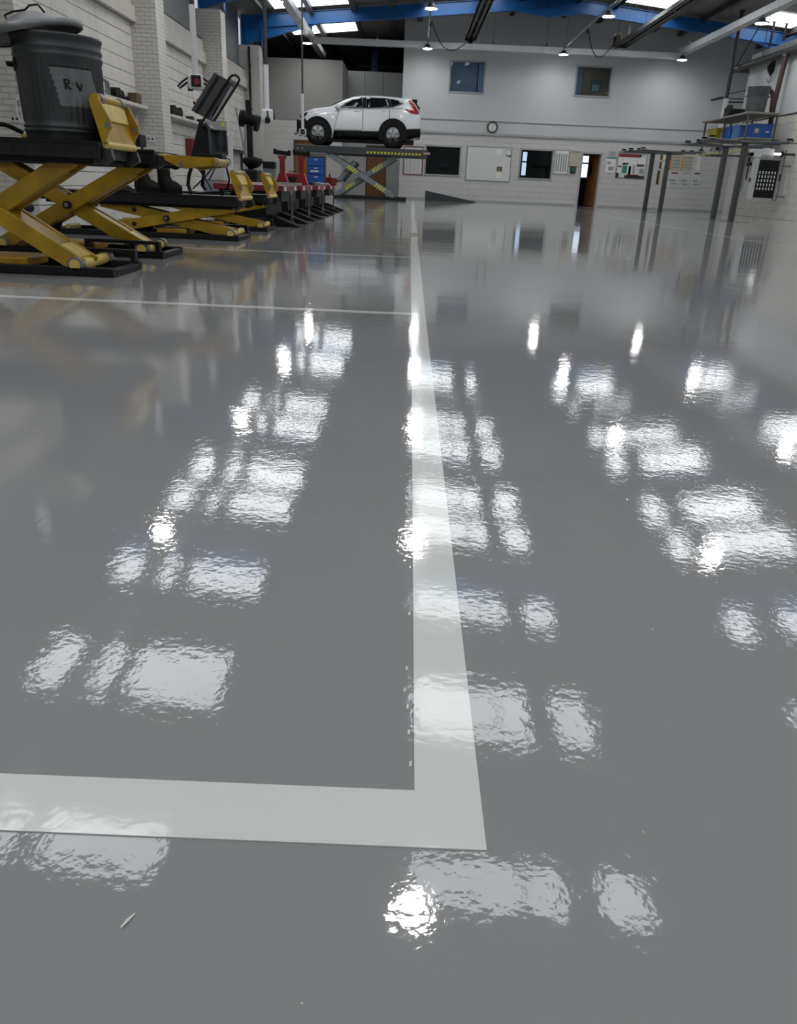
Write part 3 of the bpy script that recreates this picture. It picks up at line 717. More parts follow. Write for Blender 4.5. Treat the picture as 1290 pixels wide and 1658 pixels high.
# black hose and wire heap beside the bin, small blue can behind it
t = thing('air_hose', 'black coiled hose end lying left of the bin', 'hose', (-2.17, 4.3, .636))
pts = [V((-.25 + .02 * k, -.16 + .012 * k + .02 * math.sin(k * .9), .012 + .055 * abs(math.sin(k * .28)))) for k in range(22)]
MB().tube(pts, .011, 8).build('hose_run', M_RUBBER, t)
MB().tube([V((-.16 + .1 * math.cos(a), .05 + .08 * math.sin(a), .012 + .006 * a)) for a in np.linspace(0, 9, 40)], .010, 8).build('hose_coil', M_RUBBER, t)
MB().cyl((.17, .08, .013), (.21, .09, .013), .014).build('brass_coupling', M_OCHRE, t)
t = thing('spray_can', 'small blue can half hidden behind the bin', 'can', (-2.0, 4.5, .634))
MB().lathe([(.001, 0), (.027, 0), (.03, .004), (.03, .055), (.024, .062), (.001, .063)], n=16).build('can_body', mat('blue_can_paint', '1c3f8f', .35), t)
MB().cyl((0, 0, .062), (0, 0, .075), .012).build('can_cap', M_BLACK, t)
# ------------------------------------------------------------------ things on and around the yellow lifts
M_LEATHER = mat('dark_brown_leather', '140e0c', .6, spec=.2, var=.3, scale=14, bump=.002, bscale=40)
M_CLOTH = mat('black_cloth', '121111', .9, spec=.2, var=.3, scale=20, bump=.003, bscale=60)
def boot(x, y, z, label, rz):
    t = thing('work_boot', label, 'boot', (x, y, z), rz, 'work boots on the lowered runway')
    secs = []   # (height, half length back, half length front, half width)
    n = 18; vs = []
    for (h, bk, ft, w) in ((0.0, -.055, .155, .048), (.02, -.058, .16, .050), (.045, -.056, .155, .049), (.07, -.055, .12, .047), (.09, -.054, .075, .045), (.12, -.052, .055, .043), (.17, -.054, .055, .045), (.205, -.058, .055, .047), (.208, -.05, .047, .04), (.16, -.045, .043, .036)):
        for k in range(n):
            a = 2 * PI * k / n; c, s_ = math.cos(a), math.sin(a)
            cx = (bk + ft) / 2; hl = (ft - bk) / 2
            vs.append(V((cx + hl * math.copysign(abs(c) ** .8, c), w * math.copysign(abs(s_) ** .8, s_) * (1 if c < .2 else 1 - .25 * (c - .2)), h + .018)))
    mb = MB(); m_ = len(vs) // n
    mb.add(vs, [(i * n + k, i * n + (k + 1) % n, (i + 1) * n + (k + 1) % n, (i + 1) * n + k) for i in range(m_ - 1) for k in range(n)], True)
    mb.add(vs, [tuple(range(n - 1, -1, -1))]); mb.build('upper', M_LEATHER, t)
    mb = MB(); pts = [(.05 + .11 * math.cos(a), .052 * math.copysign(abs(math.sin(a)) ** .7, math.sin(a))) for a in [2 * PI * k / 20 for k in range(20)]]
    mb.prism(pts, (0, 0, 0), (1, 0, 0), (0, 1, 0), (0, 0, .022)); mb.build('sole', M_RUBBER, t)
    for k in range(4):
        MB().tube([V((.058 + .012 * (3 - k), -.025, .10 + k * .028)), V((.066 + .012 * (3 - k), 0, .104 + k * .028)), V((.058 + .012 * (3 - k), .025, .10 + k * .028))], .003, 5).build('lace', mat('tan_lace', '8a7a55', .7), t)
boot(-2.27, 7.12, .352, 'dark brown work boot on the left of the pair on the lowered runway', math.radians(-15))
boot(-2.11, 7.2, .352, 'dark brown work boot on the right of the pair, toe pointing right', math.radians(-8))
# crumpled cloth beside the boots
t = thing('work_cloth', 'crumpled black cloth heaped left of the boots', 'cloth', (-2.56, 7.15, .352))
n = 22; vs = []; fs = []
for i in range(n):
    for j in range(n):
        u, v = i / (n - 1) * 2 - 1, j / (n - 1) * 2 - 1; r_ = max(abs(u), abs(v))
        h = max(0, (1 - r_ ** 2)) * (.055 + .03 * math.sin(5 * u + 2 * v) + .025 * math.sin(7 * v - 3 * u) + .02 * math.cos(9 * u))
        vs.append((u * .19 * (1 + .1 * math.sin(4 * v)), v * .13 * (1 + .12 * math.sin(5 * u)), max(0.002, h)))
fs = [(i * n + j, (i + 1) * n + j, (i + 1) * n + j + 1, i * n + j + 1) for i in range(n - 1) for j in range(n - 1)]
mb = MB(); mb.add(vs, fs, True); o = mb.build('cloth_heap', M_CLOTH, t); md = o.modifiers.new('thick', 'SOLIDIFY'); md.thickness = .006; md.offset = 1
# small wooden board laid across the boots
t = thing('wood_offcut', 'pale wooden offcut lying across the boot tops', 'board', (-2.19, 7.17, .5805), math.radians(4))
bx((-.1, -.035, 0), (.1, .035, .018)).build('offcut_board', mat('pale_yellow_wood', 'a08a48', .6, var=.2, scale=9, stretch=(1, 6, 6)), t, bevel=.002)
for q in (-.06, .06): MB().cyl((q, 0, .018), (q, 0, .0205), .004, n=8).build('nail_head', M_GREYSTEEL, t)

# wheeled stand with a tilted grey measuring board (on the lowered runway)
Yb = 7.28
def Q(x, y, dy=0): return at(x, y, Yb + dy)
org = Q(345, 316); org.z = .352
t = thing('board_stand', 'wheeled black stand holding a tilted dark grey measuring board', 'measuring stand', org)
def R(x, y, dy=0):
    q = Q(x, y, dy) - org; q.z = max(q.z, .0105); return q
M_SLAB = mat('dark_grey_board', '3b3d41', .5, var=.06, scale=6)
mb = MB(); c = [R(349, 118), R(380, 136), R(345, 197), R(311.5, 179.5)]
mb.add([q + V((0, -.05, 0)) for q in c] + [q + V((0, .05, 0)) for q in c], [(0, 1, 2, 3), (7, 6, 5, 4), (0, 4, 5, 1), (1, 5, 6, 2), (2, 6, 7, 3), (3, 7, 4, 0)])
slab = mb.build('measuring_board', M_SLAB, t, bevel=.006)
mb = MB(); c = [R(351, 123, -.052), R(355, 125, -.052), R(319, 184, -.052), R(315, 182, -.052)]
mb.add([q + V((0, -.004, 0)) for q in c] + [q for q in c], [(0, 1, 2, 3), (7, 6, 5, 4), (0, 4, 5, 1), (1, 5, 6, 2), (2, 6, 7, 3), (3, 7, 4, 0)]); mb.build('edge_groove', M_BLACK, slab)
loop = [R(327, 198, -.06), R(345, 168, -.06), R(363, 139, -.06), R(371, 127, -.06), R(376, 122, -.06), R(381, 121.5, -.06), R(386, 125, -.06), R(387.5, 129, -.06), R(385, 135, -.06), R(370, 159, -.06), R(347, 195, -.06)]
MB().tube(loop, .0095, 10).build('tube_frame', M_BLACK, t)
mb = MB(); c = [R(374, 139.5, -.03), R(378, 142, -.03), R(345, 194, -.03), R(341, 191, -.03)]
mb.add([q + V((0, -.02, 0)) for q in c] + [q + V((0, .02, 0)) for q in c], [(0, 1, 2, 3), (7, 6, 5, 4), (0, 4, 5, 1), (1, 5, 6, 2), (2, 6, 7, 3), (3, 7, 4, 0)]); mb.build('pale_scale_strip', mat('pale_grey_strip', '9a9c9e', .4), t)
MB().cyl(R(316, 166), R(313, 166.5), .012).build('red_knob', M_DARKRED, t)
for (x, y) in ((340, 133), (331, 148), (322, 163)): MB().box(R(x, y), (.02, .05, .02), RY(math.radians(30))).build('clip', M_BLACK, t)
mb = MB(); c = [R(324, 196), R(338, 203), R(343, 259), R(309, 259)]
mb.add([q + V((0, -.045, 0)) for q in c] + [q + V((0, .045, 0)) for q in c], [(0, 1, 2, 3), (7, 6, 5, 4), (0, 4, 5, 1), (1, 5, 6, 2), (2, 6, 7, 3), (3, 7, 4, 0)]); mb.build('column', M_BLACK, t, bevel=.008)
MB().cyl(R(328, 204, -.07), R(336, 204, -.07), .02).build('clamp_knob', M_BLACK, t)
bx(R(326, 256) + V((0, -.08, 0)), R(363, 250) + V((0, .08, 0))).build('tray', M_BLACK, t, bevel=.005)
for i, (dy, x0_, x1_) in enumerate(((-.1, 305, 366), (.12, 312, 378))):
    p = [R(311 + 3 * i, 262, dy), R(304 + 3 * i, 285, dy), R(303 + 3 * i, 300, dy), R(307 + 3 * i, 310, dy), R(318 + 3 * i, 313.5, dy), R(345, 311, dy), R(x1_, 310, dy)]
    MB().tube(p, .0085, 8).build('base_hoop', M_BLACK, t)
for p, q in (((313, 263), (343, 308)), ((352, 262), (312, 306)), ((322, 262), (331, 308)), ((352, 258), (338, 292))):
    MB().tube([R(*p), R((p[0] + q[0]) / 2 + 2, (p[1] + q[1]) / 2), R(*q)], .006, 6).build('brace', M_BLACK, t)
p = [R(361, 258, -.03), R(367, 272, -.03), R(371, 290, -.03), R(369, 303, -.03), R(363, 310, -.03)]
MB().tube(p, .008, 8).build('cable_loop', M_RUBBER, t)
MB().tube([R(365, 256), R(372, 258), R(373, 265), R(368, 268)], .004, 6).build('thin_cable', M_RUBBER, t)
for (x, dy) in ((359, -.1), (377, .1), (309, -.1), (318, .12)):
    q = R(x, 312, dy); q.z = .022 * (1 if x > 330 else .5)
    r_ = .0215 if x > 330 else .011
    MB().cyl(q + V((0, -.011, 0)), q + V((0, .011, 0)), r_, n=16).build('castor', M_RUBBER, t)
MB().tube([R(326, 262, .02), R(330, 280, .02), R(327, 300, .02), R(333, 308, .02)], .014, 8).build('cable_bundle', M_RUBBER, t)

# small black stool-like stand on the far yellow runway
Yb = 8.66
org = Q(219, 248); org.z = .352
t = thing('folding_stool', 'small black folding stool with a raised bar behind the ramp flap', 'stool', org)
def R(x, y, dy=0): return Q(x, y, dy) - org
bx(R(212, 237) + V((0, -.1, 0)), R(231, 218) + V((0, .1, 0))).build('seat_box', M_BLACK, t, bevel=.008)
MB().bar(R(211, 193, .08), R(219, 224, .08), .02, .02, up=(0, 1, 0)).build('raised_bar', M_BLACK, t)
MB().bar(R(213, 208, .07), R(219, 228, .07), .02, .008, up=(0, 1, 0)).build('white_strap', M_PAPER, t)
for x, dy in ((214, -.08), (230, -.08), (214, .08), (230, .08)):
    a = R(x, 236, dy); MB().bar(a, V((a.x, a.y, .0)), .018, .018).build('leg', M_BLACK, t)

# ------------------------------------------------------------------ red low lifts farther back
M_PINK = mat('faded_red_edge', '6e2230', .45, var=.15, scale=10)
for i, (yc, lb) in enumerate(((10.0, 'low black lift with red deck, nearest to the yellow lifts'), (11.7, 'low black lift with red deck under the red axle stands'), (13.6, 'low black lift with red deck beside the tool boxes'), (15.6, 'low black lift with red deck carrying the blue drawers'))):
    t = thing('low_lift', lb, 'car lift', (0, 0, 0), 0, 'low red and black lifts')
    hw = .62; x0, xr = (-2.2, -2.55, -2.9, -3.4)[i], -1.42
    bx((x0, yc - hw, .375), (xr, yc + hw, .44)).build('deck', M_PINK, t, bevel=.006)
    bx((x0 + .05, yc - hw + .03, .27), (xr - .02, yc + hw - .03, .375)).build('deck_beam', M_BLACK, t)
    bx((xr - .8, yc - hw + .06, .002), (xr - .2, yc + hw - .06, .27)).build('scissor_housing', M_BLACK, t)
    for q in (-.42, .42):
        MB().prism([(0, .0), (.36, 0), (.36, .012), (.05, .12), (0, .12)], (xr - .2, yc + q - .12, .002), (1, 0, 0), (0, 0, 1), (0, .24, 0)).build('wedge_ramp', M_RUBBER, t)
        MB().b2((xr - .005, yc + q - .09, .385), (xr + .008, yc + q + .02, .43)).build('white_sticker', M_PAPER, t)
    MB().bar((xr + .01, yc - .14, .38), (xr + .03, yc - .02, .02), .012, .012).build('strut', M_CHROME, t)
    MB().bar((xr + .02, yc - .02, .38), (xr + .01, yc - .14, .02), .012, .012).build('strut', M_CHROME, t)
def axle_stand(px, py_base, px2, Y, zb, label):
    p = at(px, py_base, Y); t = thing('axle_stand', label, 'axle stand', (p.x, Y, zb), 0, 'red axle stands'); t.scale = (.72, .72, .76)
    MB().prism([(-.13, 0), (.13, 0), (.055, .2), (-.055, .2)], (0, -.1, 0), (1, 0, 0), (0, 0, 1), (0, .2, 0)).build('flared_base', M_RED, t, bevel=.008)
    MB().b2((-.05, -.05, .18), (.05, .05, .46)).build('post', M_RED, t, bevel=.01)
    MB().b2((-.012, -.054, .2), (.012, -.05, .44)).build('post_seam', M_DARKRED, t)
    mb = MB(); mb.prism([(-.06, .43), (.06, .43), (.09, .49), (-.09, .49)], (0, -.04, 0), (1, 0, 0), (0, 0, 1), (0, .08, 0)); mb.build('collar', M_PINK, t)
    mb = MB(); mb.box((0, 0, .535), (.33, .1, .075), RY(math.radians(4))); s_ = mb.build('saddle', M_BLACK, t, bevel=.006)
    for q in (-.14, .14): MB().box((q, 0, .575 - q * .07), (.05, .1, .03), RY(math.radians(4))).build('saddle_lug', M_BLACK, s_)
axle_stand(457.5, 296, 0, 11.9, .441, 'red axle stand with wide black saddle, left of the two')
axle_stand(488.5, 296, 0, 11.9, .441, 'red axle stand with black saddle beside the blue drawers')
# blue drawer cabinet
p = at(513, 298, 15.4); M_DRAWER = mat('blue_plastic_drawer', '1554a4', .4, var=.08, scale=6)
t = thing('drawer_cabinet', 'blue plastic drawer cabinet with grey top on the low lift', 'drawer unit', (p.x, 15.4, .441))
bx((-.155, -.14, 0), (.155, .14, .46)).build('cabinet_body', M_GREYDARK, t)
for k, (a, b) in enumerate(((.02, .16), (.17, .30), (.31, .445))):
    d = bx((-.14, -.165, a), (.14, -.14, b)).build('drawer', M_DRAWER, t, bevel=.008)
    bx((-.03, -.178, (a + b) / 2 + .03), (.03, -.165, (a + b) / 2 + .05)).build('drawer_handle', mat('pale_grey_plastic', 'a8b2bd', .5), d)
bx((-.02 - .08, -.170, .215), (.05, -.164, .24)).build('drawer_label', M_PAPER, t)
bx((-.17, -.15, .46), (.17, .15, .535)).build('top_case', mat('mid_grey_case', '5d5f60', .5, var=.08), t, bevel=.01)
# tool boxes and small parts around
p = at(475, 298, 14.0)
t = thing('tool_box', 'red metal tool box behind the axle stands', 'tool box', (p.x, 13.9, .441))
bx((-.16, -.09, 0), (.16, .09, .1)).build('box_base', M_BLACK, t, bevel=.006)
bx((-.165, -.095, .1), (.165, .095, .17)).build('box_lid', M_DARKRED, t, bevel=.012)
MB().tube([V((-.06, 0, .17)), V((-.05, 0, .195)), V((.05, 0, .195)), V((.06, 0, .17))], .006, 6).build('carry_handle', M_BLACK, t)
p = at(538, 303, 15.9)
t = thing('bench_vise', 'dark red bench vise at the far corner of the red decks', 'vise', (p.x - .02, 15.75, .441))
bx((-.11, -.1, 0), (.11, .1, .05)).build('vise_base', M_DARKRED, t, bevel=.01)
bx((-.13, -.06, .05), (.04, .06, .14)).build('fixed_jaw', M_DARKRED, t, bevel=.012); bx((.05, -.06, .05), (.13, .06, .13)).build('moving_jaw', M_DARKRED, t, bevel=.012)
MB().cyl((.13, 0, .08), (.2, 0, .08), .014).build('screw', M_GREYDARK, t); MB().cyl((-.02, 0, .14), (-.02, 0, .2), .012).build('peg', M_BLACK, t)
p = at(462, 302, 11.4)
t = thing('tray', 'pale grey tray lying on the red deck', 'tray', (p.x, 11.3, .441))
mb = MB(); mb.b2((-.22, -.09, 0), (.22, .09, .008)); mb.b2((-.22, -.09, .008), (.22, -.08, .03)); mb.b2((-.22, .08, .008), (.22, .09, .03)); mb.b2((-.22, -.08, .008), (-.21, .08, .03)); mb.b2((.21, -.08, .008), (.22, .08, .03)); mb.build('tray_pan', mat('pale_grey_tray', '9b9c9c', .5), t)
for k in range(3): MB().cyl((-.1 + .1 * k, 0, .008), (-.1 + .1 * k, 0, .04), .03, n=12).build('cup', M_BLACK, t)
for k, (px, Y, lb) in enumerate(((513, 12.0, 'silver air gun lying on the red deck by the drawers'), (520, 13.3, 'silver clamp lying on the red deck edge'))):
    p = at(px, 304, Y); t = thing('hand_tool', lb, 'tool', (p.x, Y, .441), .5 * k)
    MB().cyl((-.08, 0, .025), (.06, 0, .025), .022, .014).build('barrel', M_CHROME, t); MB().bar((-.04, 0, .02), (-.07, -.08, .02), .025, .03).build('grip', M_BLACK, t)
    MB().tube([V((.06, 0, .025)), V((.11, .02, .04)), V((.15, -.01, .012))], .008, 6).build('nozzle', M_CHROME, t)
# grey bin with black lid behind
p = at(437, 297, 18.6)
t = thing('pedal_bin', 'grey waste bin with black lid behind the lifts', 'waste bin', (p.x, 18.6, 0.0))
mb = MB(); mb.prism([(-.1, 0), (.1, 0), (.135, .72), (-.135, .72)], (0, -.12, 0), (1, 0, 0), (0, 0, 1), (0, .24, 0)); mb.build('bin_body', mat('grey_bin_plastic', '6e7173', .5), t, bevel=.02)
bx((-.135, -.13, .72), (.135, .13, .86)).build('bin_lid', M_BLACK, t, bevel=.02); bx((-.05, -.16, .02), (.05, -.12, .045)).build('pedal', M_BLACK, t)
# black column stand with cross head (tyre machine)
Yb = 17.3; org = Q(407, 320); org.z = 0
def R(x, y, dy=0): return Q(x, y, dy) - org
t = thing('tyre_changer', 'black column machine with a round cross head beside the left wall', 'tyre machine', org)
MB().bar(R(402, 162), R(407, 300), .11, .09, up=(0, 1, 0)).build('column', M_BLACK, t, bevel=.006)
MB().cyl(R(394, 192), R(414, 196), .1, .11, n=16).build('cross_head', M_RUBBER, t)
MB().cyl(R(389, 191), R(395, 192), .155, n=18).build('head_disc', M_RUBBER, t); MB().cyl(R(413, 199), R(419, 201), .15, n=18).build('head_disc', M_RUBBER, t)
MB().lathe([(.02, .1), (.2, .06), (.22, .0), (.12, -.1), (.05, -.12)], R(409, 262), n=16).build('turntable', M_RUBBER, t)
bx(R(396, 290) + V((0, -.3, 0)), R(420, 275) + V((0, .3, 0))).build('motor_box', M_BLACK, t, bevel=.03)
q0, q1 = R(398, 300), R(420, 290); bx((q0.x, -.3, 0), (q1.x, .3, q1.z)).build('cabinet', M_BLACK, t, bevel=.02)

# ------------------------------------------------------------------ left wall fittings
def shelf(xa, xb_, zt, label, px_items=()):
    t = thing('wall_shelf', label, 'shelf', (XL, (xa + xb_) / 2, zt), 0, 'white wall shelves')
    l = abs(xb_ - xa) / 2
    bx((0, -l, -.065), (.26, l, 0)).build('shelf_board', M_CREAM, t, bevel=.004)
    for q in (-l + .25, l - .25):
        MB().prism([(0, -.065), (.2, -.065), (0, -.3)], (0, q, 0), (1, 0, 0), (0, 0, 1), (0, .04, 0)).build('shelf_bracket', M_CREAM, t)
    return t
ZS = 1.87
shelf(15.6, 19.12, ZS, 'white wall shelf with hooks, black parts and a small box')
shelf(21.0, 25.4, ZS, 'white wall shelf with black parts beside the hanging camera')
shelf(10.4, 12.35, 1.9, 'white wall shelf end left of the bin')
def lump(Y, label, n, sp, X=None, r=.07, m=M_RUBBER):
    t = thing('brake_part', label, 'car part', ((XL + .13) if X is None else X, Y, ZS + .001), 0, 'black parts on the wall shelves')
    random.seed(int(Y * 100))
    for k in range(n):
        rr = r * random.uniform(.75, 1.1); y = (k - (n - 1) / 2) * sp
        MB().cyl((-.05, y, rr), (.06, y, rr), rr, n=14).build('disc', m, t)
        MB().cyl((.06, y, rr), (.085, y, rr), rr * .45, n=12).build('hub', M_DARKMETAL, t)
lump(17.55, 'black brake parts in the middle of the first wall shelf', 3, .18, r=.095)
lump(18.12, 'small black hub by the box on the first wall shelf', 1, .1, r=.05)
lump(21.75, 'row of black rollers on the second wall shelf', 5, .19, r=.11)
lump(23.1, 'low black parts farther along the second wall shelf', 3, .15, r=.05)
lump(24.2, 'black parts at the far end of the second wall shelf', 2, .15, r=.06)
t = thing('card_box', 'small brown box at the end of the first wall shelf', 'box', (XL + .13, 18.65, ZS + .001))
bx((-.09, -.17, 0), (.09, .17, .2)).build('box_body', mat('brown_cardboard', '54452f', .7, var=.12), t, bevel=.004)
for q in (-.085, .085): bx((-.09, q - .085, .2), (.09, q + .085, .205)).build('box_flap', mat('brown_cardboard', '54452f'), t)
t = thing('hook_bracket', 'grey pipe bracket with a raised handle above the first shelf', 'bracket', (XL + .1, 16.75, ZS + .001))
MB().tube([V((0, -.5, .33)), V((0, .25, .27)), V((0, .42, .25)), V((0, .42, .0))], .03, 8).build('bent_pipe', M_GREYSTEEL, t)
MB().tube([V((0, .3, .25)), V((0, .3, .0))], .022, 8).build('leg', M_GREYSTEEL, t)
MB().cyl((0, -.42, .33), (0, -.15, .62), .022).build('lever', M_GREYDARK, t); MB().cyl((0, -.2, .57), (0, -.13, .65), .032).build('lever_grip', M_BLACK, t)
def socket(loc, label, facing='y', w=.15, h=.09):
    t = thing('wall_socket', label, 'socket', loc, 0, 'wall sockets')
    if facing == 'y':
        bx((-w / 2, -.03, 0), (w / 2, 0, h)).build('face_plate', M_WHITESTEEL, t, bevel=.004)
        for q in (-w / 4, w / 4): bx((q - .018, -.033, h * .3), (q + .018, -.03, h * .62)).build('socket_hole', M_BLACK, t)
        for q in (-w / 4, w / 4): bx((q - .01, -.034, h * .74), (q + .01, -.03, h * .86)).build('switch', M_GREYDARK, t)
    else:
        bx((0, -w / 2, 0), (.04, w / 2, h)).build('face_plate', M_WHITESTEEL, t, bevel=.004)
        for q in (-w / 4, w / 4): bx((.04, q - .025, h * .3), (.043, q + .025, h * .62)).build('socket_hole', M_BLACK, t)
        for q in (-w / 4, w / 4): bx((.04, q - .01, h * .74), (.044, q + .01, h * .86)).build('switch', M_GREYDARK, t)
p = at(244.5, 230, 19.17); socket((p.x, 19.17, p.z), 'white double socket on the third brick pier', w=.17, h=.13)
p = at(26.5, 198, 12.4); socket((p.x, 12.4, p.z), 'white double socket low on the pier left of the bin', w=.12, h=.09)
t = thing('cable_conduit', 'white bent conduit on the pier left of the bin', 'conduit', (0, 0, 0))
a = at(28, 189, 12.36); b = at(25.5, 166, 12.36); c_ = at(29, 160.5, 12.36); d_ = at(45, 160, 12.36)
MB().tube([a, b, b.lerp(c_, .5) + V((-.005, 0, .01)), c_, d_], .016, 8).build('conduit_pipe', M_WHITESTEEL, t)
e_ = at(26.5, 180, 12.36); bx((e_.x - .03, 12.35, e_.z - .01), (e_.x + .03, 12.4, e_.z + .01)).build('saddle_clip', M_WHITESTEEL, t)
# electrical cabinet on the fourth pier
p0, p1 = at(333, 250, 25.4), at(366, 196, 25.4); p0.x = XL + .03
t = thing('electrical_cabinet', 'grey see-through electrical cabinet with a yellow label on the brick pier', 'cabinet', ((p0.x + p1.x) / 2, 25.495, p0.z))
hwid = (p1.x - p0.x) / 2; hh_ = p1.z - p0.z
bx((-hwid, -.04, 0), (hwid, 0, hh_)).build('back_plate', M_GREYSTEEL, t)
bx((-hwid, -.2, hh_ * .72), (hwid, -.04, hh_)).build('meter_box', mat('light_grey_box', '8f9192', .5), t, bevel=.01)
bx((hwid - .13, -.206, hh_ * .84), (hwid - .03, -.2, hh_ * .95)).build('warning_label', mat('yellow_label', 'c8b73c', .5), t)
for k in range(4): MB().cyl((-hwid + .12 + .14 * k, -.1, .1), (-hwid + .12 + .14 * k, -.1, hh_ * .72), .035, n=10).build('fuse_tube', M_DARKMETAL if k % 2 else M_GREYSTEEL, t)
bx((-hwid, -.2, 0), (hwid, -.04, .1)).build('cable_tray', M_GREYDARK, t)
bx((-hwid, -.205, .1), (hwid, -.195, hh_ * .72)).build('clear_cover', M_CLEAR, t)
p = at(371, 215, 25.4); p.x = p1.x + .09
t = thing('downpipe', 'white square duct running down beside the electrical cabinet', 'duct', (p.x, 25.45, 0))
bx((-.06, -.1, 0), (.06, .05, p.z)).build('duct_body', M_WHITESTEEL, t); bx((-.075, -.12, p.z - .1), (.075, .05, p.z)).build('duct_collar', M_WHITESTEEL, t)
p = at(350, 308, 22.0)
t = thing('storage_tub', 'pale grey tub with blue-grey lower half below the electrical cabinet', 'tub', (p.x, 22.0, 0))
bx((-.27, -.2, 0), (.27, .2, .42)).build('tub_base', mat('blue_grey_plastic', '6f7780', .5), t, bevel=.02); bx((-.28, -.21, .42), (.28, .21, .84)).build('tub_cover', mat('pale_grey_plastic2', 'a2a3a2', .5), t, bevel=.02)
p = at(308, 252, 23.4)
t = thing('fire_bucket', 'red wall box between the second shelf and the stand', 'fire box', (XL + .001, 23.3, at(308, 252, 23.3).z))
bx((0, -.28, 0), (.2, .28, .42)).build('box_body', M_DARKRED, t, bevel=.02); bx((.2, -.22, .06), (.21, .22, .36)).build('box_door', M_RED, t, bevel=.004)
for k, (x0_, y0_, x1_, y1_, lb) in enumerate(((371, 170, 398, 300, 'long grey board leaning steeply against the left wall'), (379, 180, 383, 300, 'narrow grey board leaning beside the long one'))):
    a = at(x0_, y0_, 27.0); b = at(x1_, y1_, 27.0); s_ = (a.z - 0) / (a.z - b.z); b = a + (b - a) * s_
    yy = 28 + k * .6
    t = thing('leaning_board', lb, 'board', (b.x, yy, 0), 0, 'boards leaning on the left wall')
    bb = MB().bar((0, 0, .02), (a.x - b.x, 0, a.z), .16 if k == 0 else .09, .025, up=(1, 0, 0)); bb.build('board', M_GREYSTEEL, t)
    MB().bar(V((a.x - b.x, 0, a.z)) * .6 + V((0, -.09, 0)), V((a.x - b.x, 0, a.z)) * .6 + V((0, .09, 0)), .02, .04).build('batten', M_GREYDARK, t)
# conduit down the last pier
t = thing('cable_conduit', 'thin black pipe running up the last brick pier', 'conduit', (0, 0, 0))
a = at(403, 75, 31.55); MB().cyl((a.x, 31.55, 0), (a.x, 31.55, 4.8), .035, n=8).build('conduit_pipe', M_BLACK, t)
for z in (1.2, 2.8, 4.2): bx((a.x - .06, 31.51, z), (a.x + .06, 31.598, z + .05)).build('saddle_clip', M_GREYDARK, t)
t = thing('tool_rail', 'dark low rail along the left wall beside the leaning boards', 'rail', (XL, 28.8, 1.1))
bx((0, -2.0, .2), (.12, 2.0, .3)).build('rail_bar', M_GREYDARK, t)
for q in (-1.6, 0, 1.6): bx((0, q - .04, -.9), (.08, q + .04, .2)).build('rail_post', M_GREYDARK, t)

# ------------------------------------------------------------------ cameras hanging on poles from the roof
def hanging_camera(px, py, Y, split_py, label, sc=1.0, facing=0, pr=None):
    h = at(px, py, Y); zs = at(px, split_py, Y).z
    t = thing('hanging_camera', label, 'camera', h, 0, 'alignment cameras hanging on poles')
    top = roof_z(h.x) - h.z - .02; pr = pr or sc
    MB().cyl((0, .0, .02), (0, 0, zs - h.z), .045 * pr, n=12).build('white_pole', M_WHITESTEEL, t)
    MB().cyl((0, 0, zs - h.z - .02), (0, 0, top), .03 * pr, n=10).build('dark_pole', M_GREYDARK, t)
    MB().b2((-.08, -.08, top - .02), (.08, .08, top)).build('roof_plate', M_GREYDARK, t)
    r = RZ(facing)
    mb = MB(); mb.box((0, 0, -.02), (.22 * sc, .20 * sc, .20 * sc), r); mb.build('housing', M_WHITESTEEL, t, bevel=.035 * sc, seg=3)
    mb = MB(); mb.box(r @ V((.01, -.105 * sc, -.01)), (.14 * sc, .03, .15 * sc), r); mb.build('front_plate', M_BLACK, t)
    mb = MB(); mb.cyl(r @ V((.02, -.115 * sc, -.02)), r @ V((.02, -.135 * sc, -.02)), .045 * sc, n=16); mb.build('lens', M_DARKRED, t)
    for s_ in (-1, 1):
        p = [r @ V((s_ * .08 * sc, 0, .06 * sc)), r @ V((s_ * .2 * sc, 0, -.02 * sc)), r @ V((s_ * .27 * sc, 0, -.09 * sc)), r @ V((s_ * .24 * sc, 0, -.11 * sc)), r @ V((s_ * .12 * sc, 0, -.02 * sc))]
        MB().tube(p, .014 * sc, 6).build('guard_arm', M_BLACK, t)
    MB().cyl(r @ V((-.12 * sc, .0, -.09 * sc)), r @ V((-.05 * sc, 0, -.09 * sc)), .05 * sc, n=12).build('side_lamp', M_BLACK, t)
hanging_camera(317, 131, 13.2, 8, 'white camera with red lens hanging beside the tilted board', 1.0, math.radians(10))
hanging_camera(432, 186, 21.5, 105, 'white camera head hanging before the last brick pier', 1.45, math.radians(105))
hanging_camera(490, 213, 26.5, 152, 'white camera with red lens hanging in front of the car', .95, 0)
